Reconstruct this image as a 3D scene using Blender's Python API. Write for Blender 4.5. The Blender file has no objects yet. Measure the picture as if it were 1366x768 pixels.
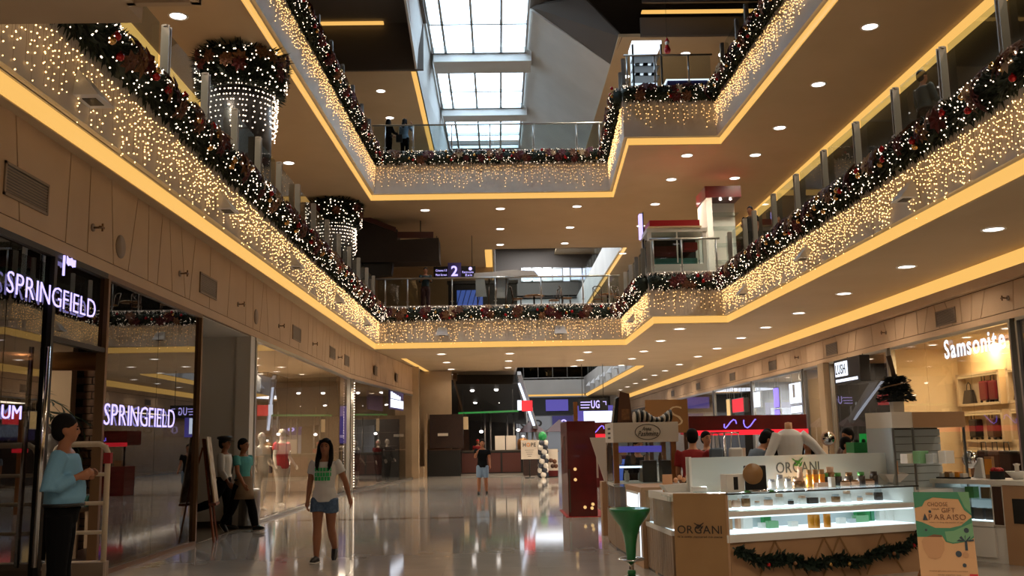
import bpy, math, random
from mathutils import Vector, Matrix

SC = bpy.context.scene
COL = SC.collection
RND = random.Random(11)
PI = math.pi

# ------------------------------------------------------------------ camera
FPX, PITCH, ROLL, YAW, EYE = 1300.0, math.radians(8.971), math.radians(1.027), math.radians(0.915), 1.6
_f = Vector((math.sin(YAW)*math.cos(PITCH), math.cos(YAW)*math.cos(PITCH), math.sin(PITCH)))
_r0 = Vector((math.cos(YAW), -math.sin(YAW), 0)); _u0 = _r0.cross(_f)
CR = _r0*math.cos(ROLL) - _u0*math.sin(ROLL)
CU = _u0*math.cos(ROLL) + _r0*math.sin(ROLL)
CF = _f
cam = bpy.data.cameras.new('camera'); camo = bpy.data.objects.new('camera', cam); COL.objects.link(camo)
cam.sensor_width = 36.0; cam.lens = FPX/1366*36.0; cam.clip_start = .05; cam.clip_end = 400
camo.matrix_world = Matrix(((CR.x, CU.x, -CF.x, 0), (CR.y, CU.y, -CF.y, 0), (CR.z, CU.z, -CF.z, EYE), (0, 0, 0, 1)))
SC.camera = camo

# ------------------------------------------------------------------ world, exposure
w = bpy.data.worlds.new('sky'); SC.world = w; w.use_nodes = True
w.node_tree.nodes['Background'].inputs[0].default_value = (.66, .85, 1.0, 1)
w.node_tree.nodes['Background'].inputs[1].default_value = 7.5
vs = SC.view_settings
vs.view_transform = 'Standard'; vs.look = 'None'; vs.gamma = 1; vs.use_curve_mapping = False
vs.exposure = 0.0
WARM = (1.0, .83, .64)
POW = 1.25        # common factor for the mall's lamps

def at(px, py, **k):
    "point where the sight line through a pixel meets a plane X=, Y= or Z="
    d = CF + CR*((px-683)/FPX) - CU*((py-384)/FPX)
    n, v = list(k.items())[0]; i = 'XYZ'.index(n)
    o = Vector((0, 0, EYE)); t = (v-o[i])/d[i]
    return o + d*t

# ------------------------------------------------------------------ materials
def lin(c):
    return tuple(((x/255)/12.92 if x/255 <= .04045 else ((x/255+.055)/1.055)**2.4) for x in c)
MAT = {}
def mat(name, c, rough=.6, metal=0, c2=None, scale=6, bump=0, bscale=60, spec=.5, coat=0, stretch=None):
    m = bpy.data.materials.new(name); m.use_nodes = True; MAT[name] = m
    nt = m.node_tree; b = nt.nodes['Principled BSDF']
    b.inputs['Base Color'].default_value = (*lin(c), 1); b.inputs['Roughness'].default_value = rough
    b.inputs['Metallic'].default_value = metal; b.inputs['Specular IOR Level'].default_value = spec
    if coat: b.inputs['Coat Weight'].default_value = coat
    if c2 or bump:
        tc = nt.nodes.new('ShaderNodeTexCoord'); mp = nt.nodes.new('ShaderNodeMapping')
        nt.links.new(tc.outputs['Object'], mp.inputs['Vector'])
        if stretch: mp.inputs['Scale'].default_value = stretch
    if c2:
        n = nt.nodes.new('ShaderNodeTexNoise'); n.inputs['Scale'].default_value = scale; n.inputs['Detail'].default_value = 4
        r = nt.nodes.new('ShaderNodeValToRGB'); r.color_ramp.elements[0].position = .35; r.color_ramp.elements[1].position = .65
        r.color_ramp.elements[0].color = (*lin(c), 1); r.color_ramp.elements[1].color = (*lin(c2), 1)
        nt.links.new(mp.outputs['Vector'], n.inputs['Vector']); nt.links.new(n.outputs['Fac'], r.inputs['Fac']); nt.links.new(r.outputs['Color'], b.inputs['Base Color'])
    if bump:
        n = nt.nodes.new('ShaderNodeTexNoise'); n.inputs['Scale'].default_value = bscale
        bp = nt.nodes.new('ShaderNodeBump'); bp.inputs['Strength'].default_value = bump; bp.inputs['Distance'].default_value = .01
        nt.links.new(mp.outputs['Vector'], n.inputs['Vector']); nt.links.new(n.outputs['Fac'], bp.inputs['Height']); nt.links.new(bp.outputs['Normal'], b.inputs['Normal'])
    return m
def emi(name, c, s, sample=True):
    m = bpy.data.materials.new(name); m.use_nodes = True; MAT[name] = m
    b = m.node_tree.nodes['Principled BSDF']
    b.inputs['Base Color'].default_value = (.02, .02, .02, 1)
    b.inputs['Emission Color'].default_value = (*lin(c), 1); b.inputs['Emission Strength'].default_value = s
    if not sample: m.cycles.emission_sampling = 'NONE'
    return m
def glass(name, tint, ior=1.45, rough=.0, boost=1.0):
    m = bpy.data.materials.new(name); m.use_nodes = True; MAT[name] = m
    nt = m.node_tree; nt.nodes.remove(nt.nodes['Principled BSDF']); out = nt.nodes['Material Output']
    t = nt.nodes.new('ShaderNodeBsdfTransparent'); t.inputs[0].default_value = (*lin(tint), 1)
    g = nt.nodes.new('ShaderNodeBsdfGlossy'); g.inputs['Roughness'].default_value = rough; g.inputs['Color'].default_value = (.95, .97, 1, 1)
    fr = nt.nodes.new('ShaderNodeFresnel'); fr.inputs['IOR'].default_value = ior
    mu = nt.nodes.new('ShaderNodeMath'); mu.operation = 'MULTIPLY'; mu.inputs[1].default_value = boost; mu.use_clamp = True
    mx = nt.nodes.new('ShaderNodeMixShader')
    ge = nt.nodes.new('ShaderNodeNewGeometry'); inv = nt.nodes.new('ShaderNodeMath'); inv.operation = 'SUBTRACT'; inv.inputs[0].default_value = 1
    m2 = nt.nodes.new('ShaderNodeMath'); m2.operation = 'MULTIPLY'
    nt.links.new(ge.outputs['Backfacing'], inv.inputs[1]); nt.links.new(fr.outputs[0], m2.inputs[0]); nt.links.new(inv.outputs[0], m2.inputs[1])
    nt.links.new(m2.outputs[0], mu.inputs[0]); nt.links.new(mu.outputs[0], mx.inputs[0])
    nt.links.new(t.outputs[0], mx.inputs[1]); nt.links.new(g.outputs[0], mx.inputs[2]); nt.links.new(mx.outputs[0], out.inputs['Surface'])
    return m

mat('ceiling_paint', (190, 166, 132), .75, c2=(184, 160, 126), scale=.6)
mat('upper_paint', (200, 198, 194), .8, c2=(190, 188, 184), scale=.5)
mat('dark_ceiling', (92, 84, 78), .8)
mat('fascia_paint', (205, 196, 186), .65, c2=(198, 188, 178), scale=.8)
mat('wall_panel', (196, 166, 134), .55, c2=(188, 158, 126), scale=1.2)
mat('joint_dark', (45, 36, 28), .9)
mat('beige_wall', (176, 152, 122), .7, c2=(166, 142, 112), scale=1)
mat('white_wall', (210, 205, 196), .6)
mat('floor_tile', (184, 178, 170), .06, c2=(176, 170, 162), scale=1.4, spec=.55)
mat('floor_band', (120, 92, 60), .08, c2=(104, 78, 50), scale=3)
mat('shop_floor', (120, 104, 86), .25, c2=(106, 92, 76), scale=4)
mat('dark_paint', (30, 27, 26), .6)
mat('black', (12, 12, 13), .45)
mat('brown_dark', (46, 24, 16), .45, c2=(38, 18, 12), scale=5)
mat('steel', (170, 170, 168), .28, .9)
mat('steel_dark', (96, 92, 86), .35, .85)
mat('chrome', (215, 215, 215), .12, 1)
mat('bronze', (120, 92, 66), .35, .7)
mat('vent_metal', (140, 122, 104), .5, .3)
mat('white_plastic', (222, 220, 214), .4)
mat('brick', (118, 88, 66), .85, c2=(96, 70, 52), scale=9, bump=.3)
mat('copper', (150, 104, 62), .35, .8)
mat('palm_leaf', (34, 52, 26), .5, c2=(26, 42, 20), scale=8); mat('bark', (70, 52, 36), .9)
mat('paper', (206, 196, 178), .7, c2=(150, 120, 84), scale=5)
mat('kraft', (150, 112, 72), .8)
mat('wood_plank', (158, 132, 106), .5, c2=(140, 114, 90), scale=3, stretch=(6,6,.6)); mat('wood_red', (120, 62, 30), .5, c2=(104, 50, 24), scale=3)
mat('cloth_teal', (70, 120, 112), .85); mat('cloth_grey', (120, 118, 116), .85); mat('cloth_dark', (26, 26, 30), .9)
mat('gate_white', (196, 178, 150), .5); mat('cloth_red', (150, 22, 26), .7)
mat('pine', (22, 34, 24), .75, c2=(34, 44, 26), scale=30)
mat('pine_dark', (14, 20, 16), .8)
mat('flower_red', (96, 18, 18), .65, c2=(70, 12, 14), scale=20)
mat('flower_gold', (140, 96, 54), .55, c2=(108, 70, 40), scale=20)
mat('flower_cream', (190, 164, 124), .6, c2=(160, 128, 90), scale=20)
mat('flower_brown', (110, 66, 38), .6, c2=(88, 48, 28), scale=20)
mat('bauble_gold', (206, 160, 92), .18, .8); mat('bauble_red', (170, 24, 28), .15, .3)
mat('wire', (110, 78, 44), .7)
mat('sconce_paint', (206, 206, 208), .5)
mat('column_dark', (30, 28, 30), .35)
mat('canopy_brown', (36, 25, 21), .6, c2=(30, 20, 17), scale=3)
mat('canopy_red', (70, 28, 20), .55)
mat('dark_red', (96, 16, 16), .3, c2=(80, 10, 12), scale=4, coat=.4)
mat('red_paint', (176, 20, 30), .4)
mat('cardboard', (170, 138, 100), .7)
mat('shelf_cream', (214, 190, 150), .5)
mat('leather_black', (28, 24, 24), .4); mat('leather_brown', (84, 50, 32), .45); mat('leather_red', (110, 20, 30), .4)
mat('wood_mid', (150, 98, 52), .4, c2=(130, 82, 42), scale=3, stretch=(6,6,.6))
mat('wood_dark', (70, 42, 26), .4, c2=(56, 32, 20), scale=4, stretch=(6,6,.6))
mat('sign_brown', (140, 98, 52), .5)
mat('balloon_white', (226, 222, 214), .25); mat('balloon_dark', (40, 46, 60), .25); mat('balloon_green', (30, 150, 80), .25)
mat('print_dark', (52, 46, 42), .7); mat('print_orange', (230, 140, 30), .6); mat('print_green', (60, 130, 70), .6)
mat('off_white', (216, 206, 192), .5)
mat('zebra', (235, 232, 226), .7, c2=(30, 28, 28), scale=14)
mat('violet_panel', (70, 62, 130), .5); mat('mall_grey', (150, 152, 156), .6)
mat('green_paint', (20, 110, 56), .35, coat=.5); mat('green_box', (40, 140, 74), .5)
mat('counter_white', (226, 224, 218), .35); mat('kiosk_beige', (178, 140, 104), .5, c2=(170, 132, 96), scale=2)
mat('board_tan', (158, 122, 78), .55, c2=(150, 114, 72), scale=2); mat('logo_brown', (46, 34, 26), .6)
mat('logo_grey', (84, 92, 92), .6); mat('leaf_green', (70, 140, 60), .5); mat('leaf_dark', (24, 44, 26), .7, c2=(16, 30, 18), scale=20)
mat('jar_pink', (206, 168, 140), .35); mat('jar_bronze', (140, 104, 70), .25, .5); mat('tan_lid', (150, 112, 70), .4)
mat('orange_bottle', (224, 146, 40), .3); mat('jar_dark', (58, 46, 38), .3); mat('peach', (226, 172, 130), .5)
mat('poster_peach', (222, 172, 122), .6); mat('poster_green', (66, 140, 104), .6); mat('poster_green_light', (120, 172, 126), .6); mat('poster_brown', (128, 82, 50), .6); mat('poster_red', (214, 40, 50), .6); mat('poster_dark', (50, 64, 76), .6); mat('poster_pale', (204, 152, 106), .6)
mat('slat_grey', (186, 194, 198), .45); mat('back_board', (208, 214, 210), .5); mat('torso_white', (222, 220, 216), .45); mat('ribbon', (140, 104, 64), .5); mat('mirror', (220, 222, 224), .03, 1)
mat('skin', (150, 100, 72), .5, spec=.3); mat('skin_light', (176, 124, 92), .5, spec=.3); mat('hair', (14, 11, 10), .75, spec=.15); mat('rail_steel', (164, 158, 150), .36, .7)
mat('shirt_blue', (104, 150, 178), .8, bump=.15, bscale=40); mat('shirt_white', (206, 204, 200), .8, bump=.12, bscale=40); mat('shirt_teal', (70, 150, 150), .8); mat('trouser_black', (11, 11, 13), .9, spec=.1)
mat('denim', (84, 108, 136), .85, c2=(64, 86, 116), scale=30); mat('denim_light', (120, 146, 176), .85); mat('apron', (120, 98, 74), .85); mat('shirt_black', (18, 20, 23), .9, spec=.1)
mat('shirt_red', (140, 18, 20), .8); mat('shirt_dusty_blue', (96, 110, 124), .8); mat('shirt_dark_teal', (34, 52, 58), .85); mat('trouser_maroon', (62, 26, 24), .85); mat('lips', (120, 58, 50), .5)
mat('mannequin', (214, 204, 190), .4); mat('mannequin_grey', (120, 114, 108), .4); mat('trouser_white', (214, 206, 194), .8); mat('dress_red', (186, 26, 36), .75, c2=(160, 18, 28), scale=20); mat('print_teal_green', (40, 170, 96), .7); mat('shoe_sole', (206, 200, 190), .6)
glass('rail_glass', (232, 238, 238), 1.4)
glass('shop_glass', (232, 230, 226), 1.5, boost=1.1)
glass('dark_shop_glass', (150, 146, 142), 1.5, boost=1.5)
glass('case_glass', (238, 244, 243), 1.4)
glass('sky_glass', (250, 252, 255), 1.3)
emi('cove_glow', (255, 196, 104), .95)
emi('lamp_disc', (255, 244, 235), 6.0)
emi('bulb', (255, 200, 128), 6.0, False)
emi('bulb_white', (255, 228, 200), 5.0, False)
emi('sign_violet', (190, 176, 255), 1.7)
emi('sign_white', (235, 242, 255), 1.5)
emi('screen_white', (225, 235, 255), 1.6)
emi('screen_violet', (96, 84, 190), .7)
emi('screen_blue', (80, 110, 200), .6)
emi('sign_red', (250, 30, 50), 1.1)
emi('tube_violet', (130, 110, 255), 2.0)
emi('sign_green', (20, 150, 60), .6)
emi('case_light', (235, 246, 255), 1.7)
emi('warm_shelf_light', (255, 205, 130), .9)

# ------------------------------------------------------------------ mesh builder
class MB:
    def __init__(s): s.v = []; s.f = []; s.m = []; s.sm = []; s.cur = 0
    def add(s, vs, fs, smooth=False):
        o = len(s.v); s.v.extend(tuple(v) for v in vs)
        for f in fs: s.f.append([i+o for i in f]); s.m.append(s.cur); s.sm.append(smooth)
        return s
    def box(s, x0, x1, y0, y1, z0, z1):
        return s.add([(x0,y0,z0),(x1,y0,z0),(x1,y1,z0),(x0,y1,z0),(x0,y0,z1),(x1,y0,z1),(x1,y1,z1),(x0,y1,z1)],
              [(0,3,2,1),(4,5,6,7),(0,1,5,4),(1,2,6,5),(2,3,7,6),(3,0,4,7)])
    def prism(s, poly, vec):
        n = len(poly); vec = Vector(vec); p = [Vector(q) for q in poly]
        fs = [list(range(n)), [n+i for i in reversed(range(n))]]
        fs += [[i, n+i, n+(i+1) % n, (i+1) % n] for i in range(n)]
        return s.add([*p, *[q+vec for q in p]], fs)
    def bar(s, a, b, wx, wz=None, up=(0,0,1)):
        a, b = Vector(a), Vector(b); d = (b-a).normalized(); wz = wz or wx
        x = d.cross(Vector(up)); x = (x if x.length > 1e-4 else d.cross(Vector((1,0,0)))).normalized(); y = x.cross(d)
        p = [a+x*(i*wx/2)+y*(j*wz/2) for i, j in ((-1,-1),(1,-1),(1,1),(-1,1))]
        return s.prism(p, b-a)
    def tube(s, pts, r, n=8, smooth=True, flat=None):
        pts = [Vector(p) for p in pts]; m = len(pts); rs = r if isinstance(r, (list, tuple)) else [r]*m
        vs = []; x = None
        for i, p in enumerate(pts):
            d = (pts[min(i+1, m-1)]-pts[max(i-1, 0)]).normalized()
            if x is None:
                x = d.cross(Vector((0,0,1)));  x = x if x.length > .05 else d.cross(Vector((0,1,0)))
            x = (x - d*x.dot(d)).normalized(); y = d.cross(x)
            for k in range(n):
                a = 2*PI*k/n; ra = rs[i] if not isinstance(rs[i], tuple) else None
                rx, ry = (ra, ra) if ra is not None else rs[i]
                vs.append(p + x*(math.cos(a)*rx) + y*(math.sin(a)*ry))
        fs = [[i*n+k, i*n+(k+1) % n, (i+1)*n+(k+1) % n, (i+1)*n+k] for i in range(m-1) for k in range(n)]
        fs += [list(reversed(range(n))), [(m-1)*n+k for k in range(n)]]
        return s.add(vs, fs, smooth)
    def lathe(s, prof, n=20, c=(0,0,0), smooth=True, cap=True):
        vs = [(c[0]+r*math.cos(2*PI*k/n), c[1]+r*math.sin(2*PI*k/n), c[2]+z) for r, z in prof for k in range(n)]
        m = len(prof)
        fs = [[i*n+k, i*n+(k+1) % n, (i+1)*n+(k+1) % n, (i+1)*n+k] for i in range(m-1) for k in range(n)]
        if cap: fs += [list(reversed(range(n))), [(m-1)*n+k for k in range(n)]]
        return s.add(vs, fs, smooth)
    def rings(s, rg, n=14, smooth=True):
        "rg: list of (centre, rx, ry) horizontal ellipses, or with a 4th item: matrix-like callable"
        vs = []
        for c, rx, ry, fn in rg:
            for k in range(n):
                a = 2*PI*k/n; vs.append(fn(Vector((c[0]+rx*math.cos(a), c[1]+ry*math.sin(a), c[2]))))
        m = len(rg)
        fs = [[i*n+k, i*n+(k+1) % n, (i+1)*n+(k+1) % n, (i+1)*n+k] for i in range(m-1) for k in range(n)]
        fs += [list(reversed(range(n))), [(m-1)*n+k for k in range(n)]]
        return s.add(vs, fs, smooth)
    def ell(s, c, r, n=12, m=8, fn=None):
        c = Vector(c); r = r if isinstance(r, (tuple, list)) else (r, r, r); fn = fn or (lambda p: p)
        vs = [fn(c+Vector((0,0,-r[2])))]
        for i in range(1, m):
            t = -PI/2+PI*i/m
            for k in range(n): vs.append(fn(c+Vector((r[0]*math.cos(t)*math.cos(2*PI*k/n), r[1]*math.cos(t)*math.sin(2*PI*k/n), r[2]*math.sin(t)))))
        vs.append(fn(c+Vector((0,0,r[2]))))
        fs = [[0, 1+(k+1) % n, 1+k] for k in range(n)]
        for i in range(m-2):
            fs += [[1+i*n+k, 1+i*n+(k+1) % n, 1+(i+1)*n+(k+1) % n, 1+(i+1)*n+k] for k in range(n)]
        L = len(vs)-1; fs += [[1+(m-2)*n+k, 1+(m-2)*n+(k+1) % n, L] for k in range(n)]
        return s.add(vs, fs, True)
    def octa(s, c, r):
        x, y, z = c
        return s.add([(x+r,y,z),(x-r,y,z),(x,y+r,z),(x,y-r,z),(x,y,z+r),(x,y,z-r)],
              [(0,2,4),(2,1,4),(1,3,4),(3,0,4),(2,0,5),(1,2,5),(3,1,5),(0,3,5)])
    def mesh(s, name, mats, bev=0):
        me = bpy.data.meshes.new(name); me.from_pydata(s.v, [], s.f)
        for m in (mats if isinstance(mats, (list, tuple)) else [mats]): me.materials.append(MAT[m] if isinstance(m, str) else m)
        me.polygons.foreach_set('material_index', s.m); me.polygons.foreach_set('use_smooth', s.sm); me.update()
        return me
    def build(s, name, mats, parent=None, world=False, bev=0, kind=None):
        if world and parent is not None:
            inv = MW[parent.name].inverted(); s.v = [tuple(inv @ Vector(v)) for v in s.v]
        return link(name, s.mesh(name, mats), parent, bev, kind)
MW = {}
def link(name, me, parent=None, bev=0, kind=None):
    o = bpy.data.objects.new(name, me); COL.objects.link(o)
    if parent is not None: o.parent = parent
    if kind: o['kind'] = kind
    if bev:
        b = o.modifiers.new('bevel', 'BEVEL'); b.width = bev; b.segments = 2; b.limit_method = 'ANGLE'
    return o
def thing(name, label, cat, loc=(0,0,0), rz=0, group=None):
    o = bpy.data.objects.new(name, None); COL.objects.link(o); o.empty_display_size = .1
    o.location = loc; o.rotation_euler = (0, 0, rz); o['label'] = label; o['category'] = cat
    if group: o['group'] = group
    MW[o.name] = Matrix.Translation(Vector(loc)) @ Matrix.Rotation(rz, 4, 'Z')
    return o
def tag(o, label, cat, group=None, kind=None):
    o['label'] = label; o['category'] = cat
    if group: o['group'] = group
    if kind: o['kind'] = kind
    return o
def struct(name, mb, m, parent=None, bev=0):
    o = mb.build(name, m, parent, bev=bev)
    if parent is None: o['kind'] = 'structure'
    return o
def dup(o, loc=None, rz=None, label=None, parent=None):
    c = o.copy(); COL.objects.link(c)
    if parent is not None: c.parent = parent
    if loc is not None: c.location = loc
    if rz is not None: c.rotation_euler = (0, 0, rz)
    if label: c['label'] = label
    for ch in list(o.children): dup(ch, parent=c)
    return c
ORD = ['nearest', 'second', 'third', 'fourth', 'fifth', 'sixth', 'seventh', 'eighth', 'ninth', 'tenth', 'eleventh', 'twelfth', 'thirteenth', 'fourteenth', 'fifteenth',
       'sixteenth', 'seventeenth', 'eighteenth', 'nineteenth', 'twentieth', 'twenty-first', 'twenty-second']
class Fr:
    "a local frame (origin, turn about Z) in which sight lines can be met with local planes"
    def __init__(s, o, rz): s.o = Vector(o); s.rz = rz; s.M = Matrix.Translation(s.o) @ Matrix.Rotation(rz, 4, 'Z'); s.I = s.M.inverted()
    def hit(s, px, py, **k):
        d = CF + CR*((px-683)/FPX) - CU*((py-384)/FPX)
        o = s.I @ Vector((0, 0, EYE)); d = s.I.to_3x3() @ d
        n, v = list(k.items())[0]; i = 'xyz'.index(n); return o + d*((v-o[i])/d[i])
    def w(s, x, y, z=0): return s.M @ Vector((x, y, z))

# lettering: real extruded letters, each character its own mesh
_FC = {}
def glyph(ch, ext=.02, off=0.0):
    k = (ch, ext, off)
    if k in _FC: return _FC[k]
    cu = bpy.data.curves.new('letter', 'FONT'); cu.body = ch; cu.extrude = ext; cu.offset = off; cu.resolution_u = 3
    o = bpy.data.objects.new('letter', cu); COL.objects.link(o)
    dg = bpy.context.evaluated_depsgraph_get(); dg.update()
    me = bpy.data.meshes.new_from_object(o.evaluated_get(dg)); bpy.data.objects.remove(o); bpy.data.curves.remove(cu)
    vs = [tuple(v.co) for v in me.vertices]; fs = [list(p.vertices) for p in me.polygons]
    _FC[k] = (vs, fs); return _FC[k]
def text_mb(string, wd, ht, ext=.01, off=0.0, mb=None, M=None, each=None, skew=0):
    "lays a line of text in local XY, lower left at origin, scaled to wd x ht"
    x = 0; items = []; zmax = .01
    for ch in string:
        if ch == ' ': x += .32; continue
        vs, fs = glyph(ch, 1.0, off)
        x0 = min(v[0] for v in vs); x1 = max(v[0] for v in vs); zmax = max(zmax, max(v[1] for v in vs))
        items.append((x-x0, vs, fs)); x += (x1-x0)+.14
    x -= .14; sx, sy = wd/x, ht/zmax
    res = []
    for dx, vs, fs in items:
        b = MB() if (each is not None or mb is None) else mb
        b.add([(M or Matrix()) @ Vector(((v[0]+dx)*sx+skew*v[1]*sy, v[1]*sy, v[2]*ext)) for v in vs], fs); res.append(b)
    return res if each is not None else mb
def wallM(p, right, up=(0,0,1)):
    r = Vector(right).normalized(); u = Vector(up).normalized(); n = r.cross(u)
    return Matrix(((r.x,u.x,n.x,p[0]),(r.y,u.y,n.y,p[1]),(r.z,u.z,n.z,p[2]),(0,0,0,1)))
def area(name, loc, power, size, color=WARM, rot=(0,0,0), size_y=None, shape='DISK', spread=PI):
    l = bpy.data.lights.new(name, 'AREA'); l.energy = power*POW; l.color = color; l.size = size; l.shape = shape; l.spread = spread
    if size_y: l.shape = 'RECTANGLE'; l.size_y = size_y
    o = bpy.data.objects.new(name, l); COL.objects.link(o); o.location = loc; o.rotation_euler = rot
    return o
# ================================================================== LARGE STRUCTURE
ZS2, ZF2, ZS3, ZF3, ZC = 5.2, 6.7, 10.97, 12.8, 16.14
YF, XN, YN, Y0 = 36.7, 4.74, 29.95, 6.0
XL, XR, ZB = -5.15, 10.39, 3.88
def xl(lv, y): return -4.70+.012*(y-20) if lv == 2 else -5.14+.028*(y-20)
def xr(lv, y): return 7.16-.011*(y-20) if lv == 2 else 7.34-.022*(y-20)
def void(lv): return [Vector((*p, 0)) for p in ((xl(lv,Y0),Y0),(xl(lv,YF),YF),(XN-(.3 if lv == 3 else 0),YF),(XN-(.6 if lv == 3 else 0),YN),(xr(lv,YN),YN),(xr(lv,Y0),Y0))]
def offs(P, d):
    "path moved sideways by d, away from the void (left of walking direction)"
    out = []
    for i, p in enumerate(P):
        ns = []
        for a, b in ((i-1, i), (i, i+1)):
            if 0 <= a and b < len(P):
                t = (P[b]-P[a]).normalized(); ns.append(Vector((-t.y, t.x, 0)))
        if len(ns) == 1: out.append(p+ns[0]*d)
        else:
            k = ns[0]+ns[1]; out.append(p+k*(d/(1+ns[0].dot(ns[1]))))
    return out
def strip(mb, A, B, z0, z1):
    "solid ribbon between two parallel paths"
    for i in range(len(A)-1):
        q = [A[i], A[i+1], B[i+1], B[i]]
        mb.prism([(p.x, p.y, z0) for p in q], (0, 0, z1-z0))
    return mb

# floor: base slab, outer floor, and the near tiles as pieces
TX0, TY0, TS = -5.52, 9.4, 1.2
NX, NY = 13, 21
fl = MB().box(-14, 14, -8, 95, -.3, -.012)
for b in ((-5.15, 10.39, -8, TY0), (-5.15, 10.39, TY0+NY*TS, 95), (TX0+NX*TS, 10.39, TY0, TY0+NY*TS)): fl.box(*b, -.012, 0)
floor = struct('floor', fl, 'floor_tile')
struct('floor.001', MB().box(-14, XL, -8, 95, -.012, .004).box(XR, 14, -8, 95, -.012, .004), 'shop_floor')
tile_me = {}
for j in range(NY):
    for i in range(NX):
        x0, y0 = TX0+i*TS, TY0+j*TS; x0c = max(x0, XL)
        k = (round(TS-(x0c-x0), 3))
        if k not in tile_me:
            g = .0012; t = MB().add([(g,g,-.012),(k-g,g,-.012),(k-g,TS-g,-.012),(g,TS-g,-.012),(g,g,0),(k-g,g,0),(k-g,TS-g,0),(g,TS-g,0)],
                [(4,5,6,7),(0,1,5,4),(1,2,6,5),(2,3,7,6),(3,0,4,7)]); tile_me[k] = t.mesh('tile', 'floor_tile')
        o = link('tile', tile_me[k], floor); o.location = (x0c, y0, 0)
for y in (21.55, 34.1): 
    o = struct('trim_1', MB().box(XL, 10.3, y, y+.22, -.002, .0025), 'floor_band')

# slabs: soffit plate and floor plate per level
def slab(lv, zs, zf, xend, yb, m, xo=-12):
    d = .56
    P = void(lv)
    def pieces(d, mb, z0, z1, xe):
        q = [(xl(lv,Y0)-d,Y0),(xl(lv,YF)-d,YF+d),(xo,YF+d),(xo,Y0)]; mb.prism([(*p,z0) for p in q], (0,0,z1-z0))
        xn2 = P[2].x+d
        q = [(xo,YF+d),(xe,YF+d),(xe,yb),(xo,yb)]; mb.prism([(*p,z0) for p in q], (0,0,z1-z0))
        q = [(P[3].x+d,YN+d),(xe,YN+d),(xe,YF+d),(P[2].x+d,YF+d)]; mb.prism([(*p,z0) for p in q], (0,0,z1-z0))
        q = [(xr(lv,Y0)+d,Y0),(xe,Y0),(xe,YN+d),(xr(lv,YN)+d,YN+d)]; mb.prism([(*p,z0) for p in q], (0,0,z1-z0))
    so = MB(); pieces(d, so, zs, zs+.12, xend); ceil = struct('ceiling', so, m)
    fl = MB(); pieces(.1, fl, zf-.12, zf, 13); struct('floor', fl, 'shop_floor')
    # fascia with lower lip and a small upstand, then the cove slot
    fa = MB(); strip(fa, P, offs(P, .1), zs+.18, zf+.06); strip(fa, offs(P, .08), offs(P, .2), zs+.18, zs+.24)
    struct('trim_2', fa, 'fascia_paint')
    rc = MB(); strip(rc, offs(P, .16), offs(P, d+.02), zs-.05, zs+.0); struct('trim_3', rc, 'ceiling_paint')
    cv = MB(); strip(cv, offs(P, .12), offs(P, .16), zs-.035, zs+.17)
    tag(cv.build('cove_light', 'cove_glow'), 'long golden cove light under the edge of the %s floor around the atrium' % ('second' if lv == 2 else 'third'), 'light')
    return P
P2 = slab(2, ZS2, ZF2, 10.36, 47.9, 'ceiling_paint')
P3 = slab(3, ZS3, ZF3, 10.78, 47.1, 'ceiling_paint')

# beyond the first atrium: side strips of both soffits, far fascias
def back(lv, zs, zf, x0, x1, ya, yb, xend):
    so = MB().box(-12, x0-(.5 if lv == 3 else .1), ya, yb, zs, zs+.12).box(x1+.16, xend, ya, yb, zs, zs+.12).box(-12, xend, yb+.16, 95, zs, zs+.12)
    struct('ceiling', so, 'ceiling_paint')
    struct('floor', MB().box(-12, x0, ya, yb, zf-.12, zf).box(x1+.05, 13, ya, yb, zf-.12, zf).box(-12, 13, yb, 95, zf-.12, zf), 'shop_floor')
    fa = MB().box(x1, x1+.1, ya, yb, zs+.2, zf+.06).box(x0, x1, yb, yb+.1, zs+.2, zf+.06).box(x0-.1, x0, ya, yb, zs, zf+.06).box(x0, x1, ya-.1, ya, zs+.0, zf)
    struct('trim_2', fa, 'upper_paint')
    cv = MB().box(x1+.11, x1+.15, ya, yb+.1, zs-.04, zs+.19).box(x0, x1, yb+.11, yb+.15, zs-.04, zs+.19)
    if lv == 3: cv.box(x0-.5, x0-.14, ya, yb, zs+.06, zs+.1)
    tag(cv.build('cove_light', 'cove_glow'), 'golden cove light around the far atrium opening under the %s floor' % ('second' if lv == 2 else 'third'), 'light')
back(2, ZS2, ZF2, .95, 7.05, 47.9, 80, 10.36)
back(3, ZS3, ZF3, -.06, 6.3, 47.1, 76, 10.78)

# ground floor ceiling over the viewer, left strip cove, cove at the right wall
struct('ceiling', MB().box(-12, 13, -8, Y0, ZS2, ZS2+.12), 'ceiling_paint')
struct('floor', MB().box(-12, 13, -8, Y0, ZF2-.12, ZF2), 'shop_floor')
struct('trim_4', MB().box(-12, 13, Y0-.1, Y0, ZS2, ZF2), 'fascia_paint')
c2 = MB().prism([(-4.12,41.6,5.185),(-3.9,41.6,5.185),(-2.75,62,5.185),(-2.95,62,5.185)], (0,0,.01))
tag(c2.build('cove_light', 'cove_glow'), 'short golden cove light beside the far shop fronts past the clothes window', 'light')
cr = MB().box(10.36, 10.42, -4, 82, 4.86, 5.2)
tag(cr.build('cove_light', 'cove_glow'), 'long golden cove light above the shop wall with the luggage store', 'light')
struct('trim_5', MB().box(10.22, 10.45, -4, 82, 4.64, 4.86), 'wall_panel')
c3 = MB().box(10.8, 11.1, -4, 47, 10.8, 11.0)
tag(c3.build('cove_light', 'cove_glow'), 'golden cove light along the gallery wall above the dark second floor shops', 'light')
c4 = MB().box(-8.35, -8.05, 6, 34, 10.94, 11.0)
tag(c4.build('cove_light', 'cove_glow'), 'golden cove light over the gallery walk behind the glass railing', 'light')

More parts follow.
